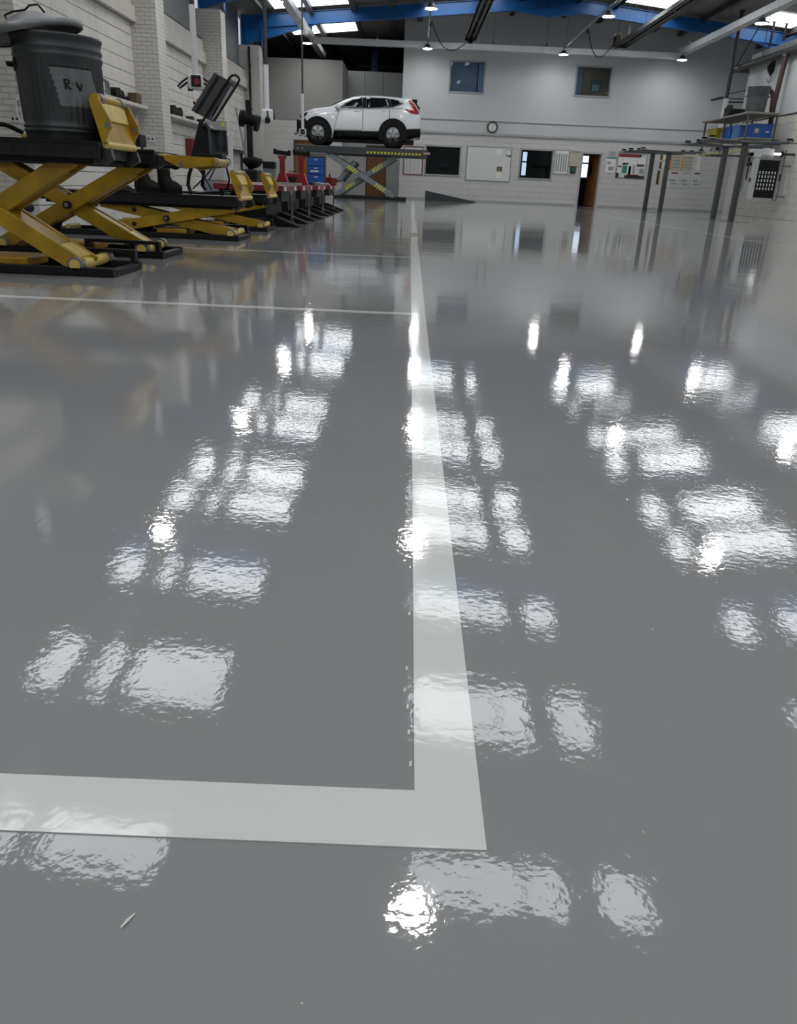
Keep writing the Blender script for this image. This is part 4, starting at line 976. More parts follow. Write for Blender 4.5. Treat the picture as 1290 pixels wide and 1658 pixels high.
# ------------------------------------------------------------------ far scissor lift with the white car
YC = 29.3                                   # near side of the car lift
def W(x, y, dy=0): return at(x, y, YC + dy)
M_LIFTGREY = mat('slate_grey_lift_paint', '2e3336', .4, var=.08, scale=4)
M_ARMGREY = mat('mid_grey_lift_paint', '6d7678', .4, var=.08, scale=4)
M_HAZ = mat('hazard_yellow', 'b9b42c', .5)
zd = W(580, 243).z
t = thing('platform_lift', 'dark grey scissor lift with hazard stripes holding up the white car', 'car lift', (0, 0, 0))
xa, xb_ = W(476, 240).x, W(692, 247).x
for k, yy in enumerate((YC, YC + 1.5)):
    dk = bx((xa, yy, zd - .14), (xb_, yy + .5, zd + .10)).build('deck', M_LIFTGREY, t, bevel=.02)
    if k == 0:
        n = 16; xs = W(593, 244).x; xe = W(683, 247).x
        for i in range(n):
            x = xs + (xe - xs) * i / n
            MB().hexa([V((x, yy - .006, zd - .09)), V((x + .07, yy - .006, zd - .09)), V((x + .07, yy, zd - .09)), V((x, yy, zd - .09)), V((x + .03, yy - .006, zd - .025)), V((x + .1, yy - .006, zd - .025)), V((x + .1, yy, zd - .025)), V((x + .03, yy, zd - .025))]).build('hazard_stripe', M_HAZ, dk)
        bx((xe + .05, yy - .006, zd - .05), (xe + .28, yy, zd + .02)).build('maker_plate', mat('dull_pink_plate', 'a07878', .5), dk)
        for q in (xa + .12, xa + .28): MB().cyl((q, yy - .01, zd - .02), (q, yy, zd - .02), .035, n=12).build('bolt', M_GREYSTEEL, dk)
    bx((xb_ - .03, yy + .1, zd - .12), (xb_ + .06, yy + .4, zd + .098)).build('end_stop', M_BLACK, dk)
    p1, p2 = W(532, 246), W(638, 317); p3, p4 = W(640, 249), W(553, 298)
    zf = .1
    for (a, b, nm) in ((V((p1.x, 0, zd - .16)), V((p2.x, 0, zf)), 0), (V((p3.x, 0, zd - .16)), V((p3.x + (p4.x - p3.x) * 1.12, 0, zf)), 1)):
        y0 = yy + (.06 if nm == 0 else .26)
        ar = MB().bar((a.x, y0 + .09, a.z), (b.x, y0 + .09, b.z), .18, .17).build('scissor_arm', M_ARMGREY, t, bevel=.01)
        if k == 0:
            d = (b - a).normalized(); n_ = V((-d.z, 0, d.x)) * .07; L = (b - a).length
            for s0 in ((.28, .70) if nm == 0 else (.22, .68)):
                for i in range(4):
                    c0 = a + d * (L * s0 + .1 * i); c1 = c0 + d * .055
                    MB().add([V((c0 - n_).to_tuple()[:1] + (y0 - .004, (c0 - n_).z)), V(((c1 - n_).x, y0 - .004, (c1 - n_).z)), V(((c1 + n_ + d * .04).x, y0 - .004, (c1 + n_ + d * .04).z)), V(((c0 + n_ + d * .04).x, y0 - .004, (c0 + n_ + d * .04).z)),
                              V(((c0 - n_).x, y0, (c0 - n_).z)), V(((c1 - n_).x, y0, (c1 - n_).z)), V(((c1 + n_ + d * .04).x, y0, (c1 + n_ + d * .04).z)), V(((c0 + n_ + d * .04).x, y0, (c0 + n_ + d * .04).z))],
                             [(0, 1, 2, 3), (7, 6, 5, 4), (0, 4, 5, 1), (1, 5, 6, 2), (2, 6, 7, 3), (3, 7, 4, 0)]).build('hazard_mark', M_HAZ, ar)
    a, b = W(548, 292), W(574, 262)
    MB().cyl((a.x, yy + .3, a.z), (b.x, yy + .3, b.z), .09, n=12).build('hydraulic_ram', M_ARMGREY, t)
    bx((W(540, 320).x, yy, .002), (W(657, 325).x, yy + .5, .085)).build('base_plate', M_BLACK, t, bevel=.01)
t = thing('drive_on_ramp', 'dark grey wedge ramp on the floor before the office wall', 'ramp', (W(688, 326, 2.6).x, YC + 2.6, 0))
MB().prism([(0, 0), (1.95, 0), (1.95, .01), (.04, .33), (0, .33)], (0, 0, .001), (1, 0, 0), (0, 0, 1), (0, .6, 0)).build('ramp_body', M_LIFTGREY, t)
for q in (.02, .55): MB().hexa([V((0, q, .33)), V((1.93, q, .012)), V((1.93, q + .03, .012)), V((0, q + .03, .33)), V((0, q, .345)), V((1.93, q, .027)), V((1.93, q + .03, .027)), V((0, q + .03, .345))]).build('side_rib', M_LIFTGREY, t)

# ---- the car: lofted body, front to the left
zw = zd + .10                               # deck surface
CW = .92                                    # half width
YM = YC + 1.0                               # centre line
M_CAR = mat('white_car_paint', 'd3d6d8', .25, var=.01, coat=.6)
M_CGLASS = mat('tinted_car_glass', '0d1012', .05, spec=.7)
M_CBLK = mat('black_car_trim', '08090a', .55, spec=.2)
M_TAIL = mat('red_tail_lamp', 'a5131c', .15, coat=.5)
M_ALLOY = mat('machined_alloy', '77797c', .35, metal=.8)
carx0 = W(480, 200).x
org = V((W(580, 225).x, YM, zw))
t = thing('suv_car', 'white five-door car raised on the dark grey lift', 'car', org)
def cz(x, y): p = at(x, y, YC); return p.x - org.x, p.z - org.z
# stations: px x, px y of silhouette top, bottom, belt; roof half width factor, belt half width factor
ST = [(480.5, 190, 212, 201, .55, .62), (483, 183.5, 216, 195, .66, .74), (488, 180, 219, 190, .74, .86), (497, 176.5, 221, 184, .80, .95), (508, 173.6, 223, 180.5, .82, .985), (520, 172.3, 224, 178.5, .83, .99), (532, 171.5, 224.3, 177.3, .84, 1), (540, 167.3, 224.5, 176, .80, 1), (550, 161.6, 224.8, 175.2, .76, 1), (560, 157.3, 225, 175, .74, 1),
      (570, 154.0, 225.4, 174.8, .73, 1), (586, 152.0, 226, 174.6, .73, 1), (612, 152.2, 226.6, 174.5, .73, 1), (630, 153.5, 226.8, 174.3, .725, 1), (645, 155.2, 226.6, 174.4, .72, .995), (656, 156.6, 226, 174.8, .70, .985), (664, 158.3, 225.5, 176, .68, .97), (669, 161.0, 225, 178, .66, .95), (674, 167.5, 224, 182, .64, .92), (679, 176.0, 222.5, 188, .62, .87), (681.5, 186, 221, 196, .6, .8)]
secs = []
for (x, yt, yb_, ybelt, fr, fb) in ST:
    X, zt_ = cz(x, yt); _, zb_ = cz(x, yb_); _, zm = cz(x, ybelt)
    wr_, wb_ = CW * fr, CW * fb
    h = zt_ - zm
    half = [(wb_ * .80, zb_ + .02), (wb_ * .97, zb_ + .10), (wb_ * 1.0, zb_ + (zm - zb_) * .45), (wb_ * .985, zb_ + (zm - zb_) * .8), (wb_ * .95, zm), (wr_ + (wb_ * .95 - wr_) * .45, zm + h * .5), (wr_, zm + h * .88), (wr_ * .8, zm + h * .98), (wr_ * .35, zt_)]
    ring = [V((X, -w, z)) for w, z in half] + [V((X, w, z)) for w, z in reversed(half)]
    secs.append(ring)
mb = MB(); n = len(secs[0]); vs = [q for r in secs for q in r]
mb.add(vs, [(i * n + k, (i + 1) * n + k, (i + 1) * n + (k + 1) % n, i * n + (k + 1) % n) for i in range(len(secs) - 1) for k in range(n)], True)
mb.add(vs, [tuple(range(n)), tuple((len(secs) - 1) * n + k for k in range(n - 1, -1, -1))])
body = mb.build('body_shell', M_CAR, t)
def body_w(x, y):
    """half width of the shell at silhouette column x and height of pixel row y"""
    xs = [s[0] for s in ST]; f = lambda i: np.interp(x, xs, [s[i] for s in ST])
    yt, yb_, ybl, fr, fb = f(1), f(2), f(3), f(4), f(5); wr_, wb_ = CW * fr, CW * fb
    _, zt_ = cz(x, yt); _, zb_ = cz(x, yb_); _, zm = cz(x, ybl); _, z = cz(x, y); h = zt_ - zm
    zs = [zb_ + .02, zb_ + .10, zb_ + (zm - zb_) * .45, zb_ + (zm - zb_) * .8, zm, zm + h * .5, zm + h * .88, zm + h * .98, zt_]
    ws = [wb_ * .8, wb_ * .97, wb_, wb_ * .985, wb_ * .95, wr_ + (wb_ * .95 - wr_) * .45, wr_, wr_ * .8, wr_ * .35]
    return float(np.interp(z, zs, ws))
def side_panel(poly, name, m, parent, out=.006, sides=(-1, 1), sub=5, thick=.012):
    """a piece of the flank: outline in photo pixels laid on the shell, both sides of the car"""
    objs = []
    for s_ in sides:
        mb = MB(); n_ = len(poly); pts = []
        for i in range(n_):
            p, q = poly[i], poly[(i + 1) % n_]
            for k in range(sub): pts.append((p[0] + (q[0] - p[0]) * k / sub, p[1] + (q[1] - p[1]) * k / sub))
        cx = sum(p[0] for p in pts) / len(pts); cy = sum(p[1] for p in pts) / len(pts)
        rings = []
        for f in (1, .66, .33): rings.append([(cx + (p[0] - cx) * f, cy + (p[1] - cy) * f) for p in pts])
        vs = []
        for r_ in rings:
            for (x, y) in r_:
                X, Z = cz(x, y); vs.append((X, s_ * (body_w(x, y) + out), Z))
        X, Z = cz(cx, cy); vs.append((X, s_ * (body_w(cx, cy) + out), Z)); N = len(pts)
        fs = [(r_ * N + i, r_ * N + (i + 1) % N, (r_ + 1) * N + (i + 1) % N, (r_ + 1) * N + i) for r_ in range(2) for i in range(N)] + [(2 * N + i, 2 * N + (i + 1) % N, 3 * N) for i in range(N)]
        mb.add(vs, fs, True); o = mb.build(name, m, parent)
        md = o.modifiers.new('thick', 'SOLIDIFY'); md.thickness = thick; md.offset = 0
        objs.append(o)
    return objs
side_panel([(548.5, 174), (558, 165.5), (571, 158.3), (586, 156.2), (586, 174.3)], 'side_window', M_CGLASS, t)
side_panel([(592.5, 156.2), (626, 157.8), (629.5, 173.6), (592.5, 174.4)], 'side_window', M_CGLASS, t)
side_panel([(631, 158.5), (645, 161.5), (653, 167), (637, 173.4), (634, 173.6)], 'quarter_window', M_CGLASS, t)
side_panel([(586.3, 156.5), (592.2, 156.5), (592.2, 174.2), (586.3, 174.2)], 'door_pillar', M_CBLK, t, out=.004)
side_panel([(626.4, 158.2), (630.8, 158.8), (633.6, 173.4), (629.8, 173.5)], 'door_pillar', M_CBLK, t, out=.004)
side_panel([(546.5, 175.4), (650, 174.6), (650, 175.6), (546.5, 176.4)], 'belt_strip', M_ALLOY, t, out=.004)
side_panel([(540, 211), (620, 212.5), (623, 226), (538, 224)], 'sill_cladding', M_CBLK, t, out=.012)
side_panel([(541, 209), (585, 210), (585, 211.2), (541, 210.2)], 'chrome_strip', M_CHROME, t, out=.02)
side_panel([(656, 209), (680.5, 208), (680.5, 221), (660, 224.5), (655, 224)], 'rear_bumper_trim', M_CBLK, t, out=.02)
side_panel([(481, 195), (492, 190), (498, 197), (500, 221), (484, 216)], 'front_bumper_trim', M_CBLK, t, out=.03)
side_panel([(483, 184.5), (497, 180.5), (493, 187), (484, 190)], 'head_lamp', M_CBLK, t, out=.02)
side_panel([(656, 175.5), (668, 178), (678, 182.5), (677, 184.5), (666, 182.5), (657, 177.5)], 'tail_lamp', M_TAIL, t, out=.02)
side_panel([(661, 161.5), (665.5, 160.5), (674, 174), (678.5, 182), (672, 180)], 'tail_lamp', M_TAIL, t, out=.025)
for x in (587.5, 630.5): side_panel([(x - .35, 176.5), (x + .35, 176.5), (x + .35 - (.5 if x < 600 else 0), 210), (x - .35 - (.5 if x < 600 else 0), 210)], 'door_gap', M_CBLK, t, out=.002, thick=.006)
side_panel([(548.3, 177), (548.9, 177), (540.5, 209), (539.9, 209)], 'door_gap', M_CBLK, t, out=.002, thick=.006)
for x in (577, 622): side_panel([(x - 4, 178.3), (x + 4, 178.5), (x + 4, 180), (x - 4, 179.8)], 'door_handle', M_CAR, t, out=.022)
# front face grille, rear window, spoiler, roof rails, mirrors
X, Z = cz(480, 198); bx((X - .05, -.62, Z - .28), (X + .06, .62, Z + .12)).build('grille', M_CBLK, t, bevel=.04)
X, Z = cz(668, 160); bx((X - .02, -.6, Z - .03), (X + .16, .6, Z + .02)).build('roof_spoiler', M_CBLK, t, bevel=.015)
X1, Z1 = cz(672, 165); X2, Z2 = cz(678, 175)
MB().hexa([V((X1 + .0, -.55, Z1)), V((X2 + .02, -.6, Z2)), V((X2 + .02, .6, Z2)), V((X1, .55, Z1)), V((X1 + .02, -.55, Z1 + .02)), V((X2 + .05, -.6, Z2 + .02)), V((X2 + .05, .6, Z2 + .02)), V((X1 + .02, .55, Z1 + .02))]).build('rear_window', M_CGLASS, t)
X, Z = cz(656, 155); MB().prism([(0, 0), (.12, 0), (.1, .05), (.02, .06)], (X, -.03, Z), (1, 0, 0), (0, 0, 1), (0, .06, 0)).build('roof_aerial', M_CAR, t)
Xa, Za = cz(535, 170.5); Xb, Zb = cz(565, 156)
MB().hexa([V((Xa, -.72, Za + .01)), V((Xb, -.6, Zb + .012)), V((Xb, .6, Zb + .012)), V((Xa, .72, Za + .01)), V((Xa, -.72, Za + .03)), V((Xb, -.6, Zb + .03)), V((Xb, .6, Zb + .03)), V((Xa, .72, Za + .03))]).build('windscreen', M_CGLASS, t)
for s_ in (-1, 1):
    X, Z = cz(545, 172.5)
    MB().lathe([(.001, -.07), (.06, -.06), (.085, 0), (.06, .055), (.001, .06)], (X, s_ * 1.0, Z), n=14).build('mirror', M_CAR, t); MB().bar((X, s_ * .88, Z - .05), (X, s_ * .98, Z - .05), .05, .04).build('mirror_stalk', M_CBLK, t)
bx((cz(500, 220)[0], -.75, cz(560, 226)[1] - .02), (cz(670, 220)[0], .75, cz(560, 222)[1])).build('underbody', M_CBLK, t)
def wheel(px, py):
    X, Z = cz(px, py); r_ = Z
    for s_ in (-1, 1):
        y0 = s_ * (CW - .20); y1 = s_ * (CW + .03)
        prof = [(r_ * .62, 0), (r_ * .66, .0), (r_ * .93, .012), (r_, .05), (r_, .18), (r_ * .93, .22), (r_ * .66, .235), (r_ * .62, .23)]
        rot = RX(PI / 2) if s_ > 0 else RX(-PI / 2)
        ty = MB().lathe(prof, (X, y1 if s_ > 0 else y1, Z), n=32, rot=rot).build('tyre', M_RUBBER, t)
        # arch lining ring, then rim with five split spokes
        MB().lathe([(r_ * .64, .05), (r_ * .55, .10), (.02, .11), (.001, .11)], (X, y1, Z), n=28, rot=rot).build('rim_dish', M_CBLK, ty)
        mb = MB(); yy = y1 - s_ * .03
        for k in range(5):
            for da in (-.2, .2):
                a = 2 * PI * k / 5 + .3
                mb.bar((X + .05 * math.cos(a), yy, Z + .05 * math.sin(a)), (X + r_ * .62 * math.cos(a + da), yy, Z + r_ * .62 * math.sin(a + da)), .022, .03, up=(0, 1, 0))
        mb.build('spokes', M_ALLOY, ty)
        MB().lathe([(r_ * .65, .025), (r_ * .62, .03), (r_ * .6, .045), (r_ * .63, .05)], (X, y1, Z), n=28, rot=rot).build('rim_edge', M_ALLOY, ty)
        # black wheel arch on the flank
        R1_, R2_ = r_ * 1.06, r_ * 1.17; m_ = 20; vs = []
        for k in range(m_ + 1):
            a = math.radians(-22) + math.radians(224) * k / m_
            for rr in (R1_ * .5, R2_): vs.append((X + rr * math.cos(a), s_ * (CW + .012), Z + rr * math.sin(a)))
        mb = MB(); mb.add(vs, [(2 * k, 2 * k + 2, 2 * k + 3, 2 * k + 1) for k in range(m_)])
        o = mb.build('wheel_arch', M_CBLK, t); md = o.modifiers.new('thick', 'SOLIDIFY'); md.thickness = .02; md.offset = 0
wheel(513.8, 213.2); wheel(635.8, 217.8)

# ------------------------------------------------------------------ doors
def door_leaf(n, x0, x1, z1, y, label, parent_loc=(0, 0, 0)):
    d = holder('door_%d' % n, (0, 0, 0), label)
    bx((x0 + .03, y + .06, .005), (x1 - .03, y + .11, z1 - .03)).build('door_leaf', M_WOOD, d)
    mb = MB(); mb.b2((x0, y - .02, 0), (x0 + .05, y + .15, z1)); mb.b2((x1 - .05, y - .02, 0), (x1, y + .15, z1)); mb.b2((x0 + .05, y - .02, z1 - .05), (x1 - .05, y + .15, z1)); mb.build('door_frame', mat('dark_door_frame', '57483a', .5), d)
    MB().cyl((x1 - .15, y + .02, 1.0), (x1 - .15, y + .06, 1.0), .03).build('door_handle', M_CHROME, d)
door_leaf(1, -4.75, -3.62, 2.02, YB, 'brown wooden door in the store wall behind the red lifts')
door_leaf(2, -1.95, -1.05, 2.05, 37.2, 'brown wooden door in the recess under the car')
d = holder('door_3', (0, 0, 0), 'open brown door of the office with a bright window inside')
mb = MB(); f_ = .06
mb.b2((DOOR[0] - .03, YB - .03, 0), (DOOR[0] + .03, YB + .22, DOOR[3])); mb.b2((DOOR[1] - .03, YB - .03, 0), (DOOR[1] + .03, YB + .22, DOOR[3])); mb.b2((DOOR[0] - .03, YB - .03, DOOR[3] - .02), (DOOR[1] + .03, YB + .22, DOOR[3] + .05))
mb.build('door_frame', mat('pale_door_frame', 'a9a8a4', .5), d)
MB().bar((DOOR[1] - .04, YB + .22, .995), (7.46, YB + 1.02, .995), .045, 1.95).build('door_leaf', M_WOOD, d)
a = V((DOOR[1] - .1, YB + .3, 1.45)).lerp(V((7.43, YB + 1.0, 1.45)), .55); MB().box(a + V((-.03, -.01, 0)), (.02, .22, .5), RZ(math.radians(18))).build('vision_panel', M_CGLASS, d)
MB().cyl((7.42, YB + .9, 1.0), (7.50, YB + .92, 1.0), .02).build('door_handle', M_CHROME, d)
# daylight windows on the office back wall, seen through door and pane
M_DAY = mat('bright_daylight_pane', 'dfeaff', .3, emit=1.3)
def day_window(n, x0, x1, z0, z1, y, label, bars=()):
    w = holder('window_%d' % n, (0, 0, 0), label)
    bx((x0, y - .02, z0), (x1, y - .005, z1)).build('daylight_pane', M_DAY, w)
    for z in bars: bx((x0, y - .05, z - .03), (x1, y - .02, z + .03)).build('glazing_bar', M_GREYDARK, w)
    mb = MB(); mb.b2((x0 - .05, y - .05, z0 - .05), (x1 + .05, y - .02, z0)); mb.b2((x0 - .05, y - .05, z1), (x1 + .05, y - .02, z1 + .05)); mb.b2((x0 - .05, y - .05, z0), (x0, y - .02, z1)); mb.b2((x1, y - .05, z0), (x1 + .05, y - .02, z1)); mb.build('window_frame', M_GREYDARK, w)
a, b = at(938, 252, 38), at(957, 293, 38); day_window(5, a.x, b.x, b.z, a.z, 38.0, 'bright outside window seen through the open office door', (at(950, 264.5, 38).z,))
a, b = at(846.5, 246, 38), at(850, 284, 38); day_window(6, a.x, b.x, b.z, a.z, 38.0, 'bright strip of outside window seen through the lower office window', (at(848, 262, 38).z,))
a, b = at(776, 103, 37.4), at(783, 150, 37.4); day_window(7, a.x, b.x, b.z, a.z, 37.5, 'pale blue strip inside the left upper window')
bpy.data.objects['window_7'].children[0].data.materials[0] = mat('pale_blue_panel', '8fa6c4', .5)
t = thing('office_chair', 'black office chair inside the open door', 'chair', (at(944, 320, 36.2).x, 36.2, 0))
bx((-.28, -.06, .55), (.28, .06, 1.12)).build('backrest', M_RUBBER, t, bevel=.04); bx((-.28, -.3, .42), (.28, .3, .52)).build('seat', M_RUBBER, t, bevel=.03); MB().cyl((0, 0, .08), (0, 0, .42), .035).build('column', M_BLACK, t)
for k in range(5): MB().bar((0, 0, .07), (.3 * math.cos(k * 1.2566), .3 * math.sin(k * 1.2566), .03), .05, .06).build('leg', M_BLACK, t)
t = thing('office_chair', 'dark chair back behind the left lower window', 'chair', (at(720, 275, 36).x, 36.2, 0))
bx((-.2, -.05, .6), (.2, .05, 1.35)).build('backrest', M_RUBBER, t, bevel=.04); bx((-.25, -.3, .42), (.25, .3, .52)).build('seat', M_RUBBER, t, bevel=.03); MB().cyl((0, 0, .0), (0, 0, .42), .035).build('column', M_BLACK, t)
# inner door seen through the right upper window, ceiling lamps added to brighten the upstairs rooms
t = thing('glazed_door', 'wooden door with a glass light seen through the right upper window', 'door', (0, 0, 0))
a, b = at(948, 103, 37.3), at(990, 160, 37.3); bx((a.x, 37.42, 2.7), (b.x + .2, 37.48, a.z)).build('door_leaf', mat('tan_inner_wood', '7a6a50', .5, var=.1), t)
a, b = at(958, 128, 37.3), at(972, 148, 37.3); bx((a.x, 37.40, b.z), (b.x, 37.42, a.z)).build('glass_light', mat('greenish_glass', '53656a', .2), t)
a, b = at(959.5, 136, 37.3), at(970, 147, 37.3); bx((a.x, 37.39, b.z), (b.x, 37.40, a.z)).build('notice', mat('pale_green_notice', '8fa4a2', .5), t)
for x, lb in ((2.2, 'added ceiling light inside the left upper office'), (7.2, 'added ceiling light inside the right upper office')):
    t = thing('added_office_light', lb, 'lamp', (x, 35.9, 5.44), 0, 'added upstairs ceiling lights')
    bx((-.6, -.15, -.03), (.6, .15, .0)).build('diffuser', mat('added_light_diffuser', 'f4f6ff', .4, emit=12.0 if x < 5 else 7.0), t); bx((-.63, -.18, 0), (.63, .18, .06)).build('light_case', M_WHITESTEEL, t)

# ------------------------------------------------------------------ things hung on the back wall
def onwall(x, y): p = at(x, y, YB); return p.x, p.z
def board(name, label, cat, x0, y0, x1, y1, face, frame, fw=.03, group=None, th=.025):
    ym = (y0 + y1) / 2; xa, xb = onwall(x0, ym)[0], onwall(x1, ym)[0]; za, zb = onwall(x0, y0)[1], onwall(x1, y1)[1]
    za, zb = max(za, zb), min(za, zb)
    t = thing(name, label, cat, ((xa + xb) / 2, YB - .001, zb), 0, group)
    w, h = (xb - xa) / 2, za - zb
    bx((-w, -th * .6, 0), (w, 0, h)).build('panel', face, t)
    if frame:
        mb = MB(); mb.b2((-w, -th, 0), (w, 0, fw)); mb.b2((-w, -th, h - fw), (w, 0, h)); mb.b2((-w, -th, fw), (-w + fw, 0, h - fw)); mb.b2((w - fw, -th, fw), (w, 0, h - fw)); mb.build('frame', frame, t)
    def sub(nm, m, a0, b0, a1, b1, d=.004, lab=None):
        o = bx((-w + 2 * w * a0, -th * .6 - d, h * (1 - b1)), (-w + 2 * w * a1, -th * .6, h * (1 - b0))).build(nm, m, t)
        return o
    return t, sub
M_WB = mat('whiteboard_face', 'cfd0ce', .25, var=.015); M_ALU = mat('dull_aluminium', '8c8d8d', .4, metal=.6)
M_INK = mat('dark_print', '1f2326', .6); M_MAROON = mat('maroon_print', '7d2333', .6); M_TEAL = mat('teal_print', '2f7a74', .6); M_BEIGE = mat('beige_paper', 'b5ab98', .7, var=.06, scale=30); M_AMBER = mat('amber_print', 'b98a2e', .6); M_LINE2 = mat('grey_print', '8f9193', .6)
t, sub = board('planner_board', 'red framed planner board left of the dark office window', 'notice board', 653, 236, 684.5, 284, mat('planner_paper', 'bcbdbb', .6), M_DARKRED, .035)
for k in range(4): sub('column_line', M_LINE2, .16 + .2 * k, .04, .175 + .2 * k, .96)
t, sub = board('whiteboard', 'large whiteboard between the two office windows', 'whiteboard', 754.5, 236, 827, 295, M_WB, M_ALU, .025)
sub('pinned_photo', mat('brown_photo_print', '6b5a44', .5, var=.5, scale=12), .69, .56, .81, .70); sub('pinned_note', M_PAPER, .68, .74, .82, .90); sub('pinned_note', M_LINE2, .865, .06, .985, .26); sub('pinned_note', M_PAPER, .875, .08, .97, .2, .007); sub('pinned_note', M_PAPER, .63, .05, .78, .22); sub('pen_mark', M_INK, .93, .24, .985, .27, .008)
t, sub = board('wall_chart', 'tall framed white chart right of the office window', 'wall chart', 897, 242, 920, 282.5, M_PAPER, M_ALU, .02)
for k in range(5): sub('print_column', M_LINE2, .1 + .17 * k, .16, .2 + .17 * k, .9)
t, sub = board('poster', 'beige poster beside the open office door', 'poster', 921.5, 244, 939, 270, M_BEIGE, None)
sub('title_strip', M_LINE2, .02, .0, .98, .14)
(xa, za) = onwall(926.5, 281); t = thing('alarm_box', 'dark green round alarm box under the beige poster', 'alarm', (xa, YB - .001, za))
bx((-.12, -.08, 0), (.12, 0, .24)).build('case', mat('dark_green_plastic', '16301f', .4), t, bevel=.05); MB().cyl((0, -.1, .12), (0, -.08, .12), .08, n=16).build('button', mat('green_button', '1d5136', .4), t); bx((-.16, -.05, .24), (.14, 0, .27)).build('bracket', M_INK, t)
t, sub = board('notice_sheet', 'white notice with a green heading right of the open door', 'notice', 980.5, 254, 996, 280, M_PAPER, None)
sub('heading', M_TEAL, .0, .0, 1, .1); sub('diagram', M_LINE2, .1, .3, .5, .45); sub('diagram', M_LINE2, .3, .6, .85, .85)
t, sub = board('notice_sheet', 'small grey typed sheet above the green headed notice', 'notice', 985, 244.5, 997, 252.5, mat('typed_grey_sheet', 'a9abab', .6), None)
for k in range(3): sub('text_line', M_LINE2, .1, .15 + .28 * k, .9, .28 + .28 * k)
t, sub = board('notice_board', 'large notice board with maroon heading and coloured sheets', 'notice board', 998, 248, 1045.5, 290, mat('white_board_backing', 'c4c5c3', .6), M_GREYDARK, .012)
for nm, m, a, b, c, d_ in (('heading_band', M_MAROON, .04, .02, .72, .14), ('heading_mark', M_INK, .72, .02, .8, .14), ('sheet', M_PAPER, .03, .18, .17, .46), ('sheet', M_PAPER, .2, .16, .38, .44), ('text_band', M_MAROON, .2, .38, .38, .44), ('sheet', M_PAPER, .41, .18, .66, .42), ('text_band', M_MAROON, .04, .5, .17, .56), ('sheet', M_PAPER, .04, .57, .17, .78), ('teal_sheet', M_TEAL, .2, .48, .36, .8), ('sheet', M_PAPER, .4, .46, .55, .86), ('text_band', M_MAROON, .42, .5, .5, .86), ('chart', M_LINE2, .56, .48, .62, .8), ('signature', M_INK, .68, .42, .93, .5), ('sheet', M_PAPER, .7, .12, .96, .38), ('black_band', M_INK, .0, .8, .1, .98), ('black_band', M_INK, .3, .88, .98, .98), ('text_band', M_MAROON, .38, .84, .8, .9), ('text_block', M_LINE2, .8, .6, .95, .8)):
    sub(nm, m, a, b, c, d_)
for i, (x0, y0, x1, y1, lb) in enumerate(((1069, 249, 1082, 259, 'amber edged small sign behind the far post lift, upper'), (1067, 262, 1080, 273.5, 'amber edged small sign behind the far post lift, lower'))):
    t, sub = board('small_sign', lb, 'sign', x0, y0, x1, y1, M_PAPER, None, group='amber edged signs'); sub('dark_edge', M_INK, 0, 0, .25, 1); sub('amber_edge', M_AMBER, .2, .0, .36, 1, .006)
t, sub = board('height_strip', 'narrow black and amber strip beside the far post lift', 'sign', 1063, 276, 1067.5, 298.5, M_INK, None); sub('amber_edge', M_AMBER, .7, 0, 1, 1)
for i, (x0, y0, x1, y1, lb) in enumerate(((1084.5, 251, 1101.5, 276, 'beige poster with amber edge, left of the pair'), (1103, 252, 1120.5, 277, 'beige poster with amber edge, right of the pair'))):
    t, sub = board('poster', lb, 'poster', x0, y0, x1, y1, M_BEIGE, None, group='beige posters'); sub('amber_edge', M_AMBER, 0, 0, .14, 1)
    for k in range(4): sub('text_block', M_LINE2, .22, .08 + .22 * k, .94, .2 + .22 * k)
for i, (x0, y0, x1, y1, c, lb) in enumerate(((1080, 278.5, 1097.5, 304, M_MAROON, 'white safety sheet with red heading below the beige posters'), (1099.5, 279, 1115.5, 305, M_LINE2, 'white safety sheet in the middle below the beige posters'), (1118, 279.5, 1132.5, 305, M_INK, 'white safety sheet on the right below the beige posters'))):
    t, sub = board('safety_sheet', lb, 'notice', x0, y0, x1, y1, mat('dull_white_sheet', 'c0c1c0', .6), None, group='safety sheets'); sub('heading', c, .25, .0, .9, .09); sub('diagram', M_LINE2, .15, .45, .75, .6); sub('diagram', M_LINE2, .3, .7, .9, .8)
(xa, za) = onwall(797, 206); t = thing('wall_clock', 'round wall clock with a dark rim above the whiteboard', 'clock', (xa, YB - .0, za))
rot = RX(PI / 2)
MB().lathe([(.17, 0), (.215, 0), (.22, .03), (.2, .05), (.165, .045), (.16, .02)], (0, .0, 0), n=28, rot=rot).build('rim', mat('dark_bronze_rim', '3c352c', .4), t)
MB().lathe([(.001, .022), (.17, .02)], (0, 0, 0), n=28, rot=rot).build('dial', M_PAPER, t)
MB().bar((0, -.027, 0), (.03, -.027, .11), .012, .006, up=(0, 1, 0)).build('hand', M_INK, t); MB().bar((0, -.027, 0), (-.02, -.027, -.12), .012, .006, up=(0, 1, 0)).build('hand', M_INK, t)
for k in range(12):
    a = k * PI / 6; MB().bar((.13 * math.cos(a), -.025, .13 * math.sin(a)), (.155 * math.cos(a), -.025, .155 * math.sin(a)), .012, .004, up=(0, 1, 0)).build('hour_mark', M_INK, t)
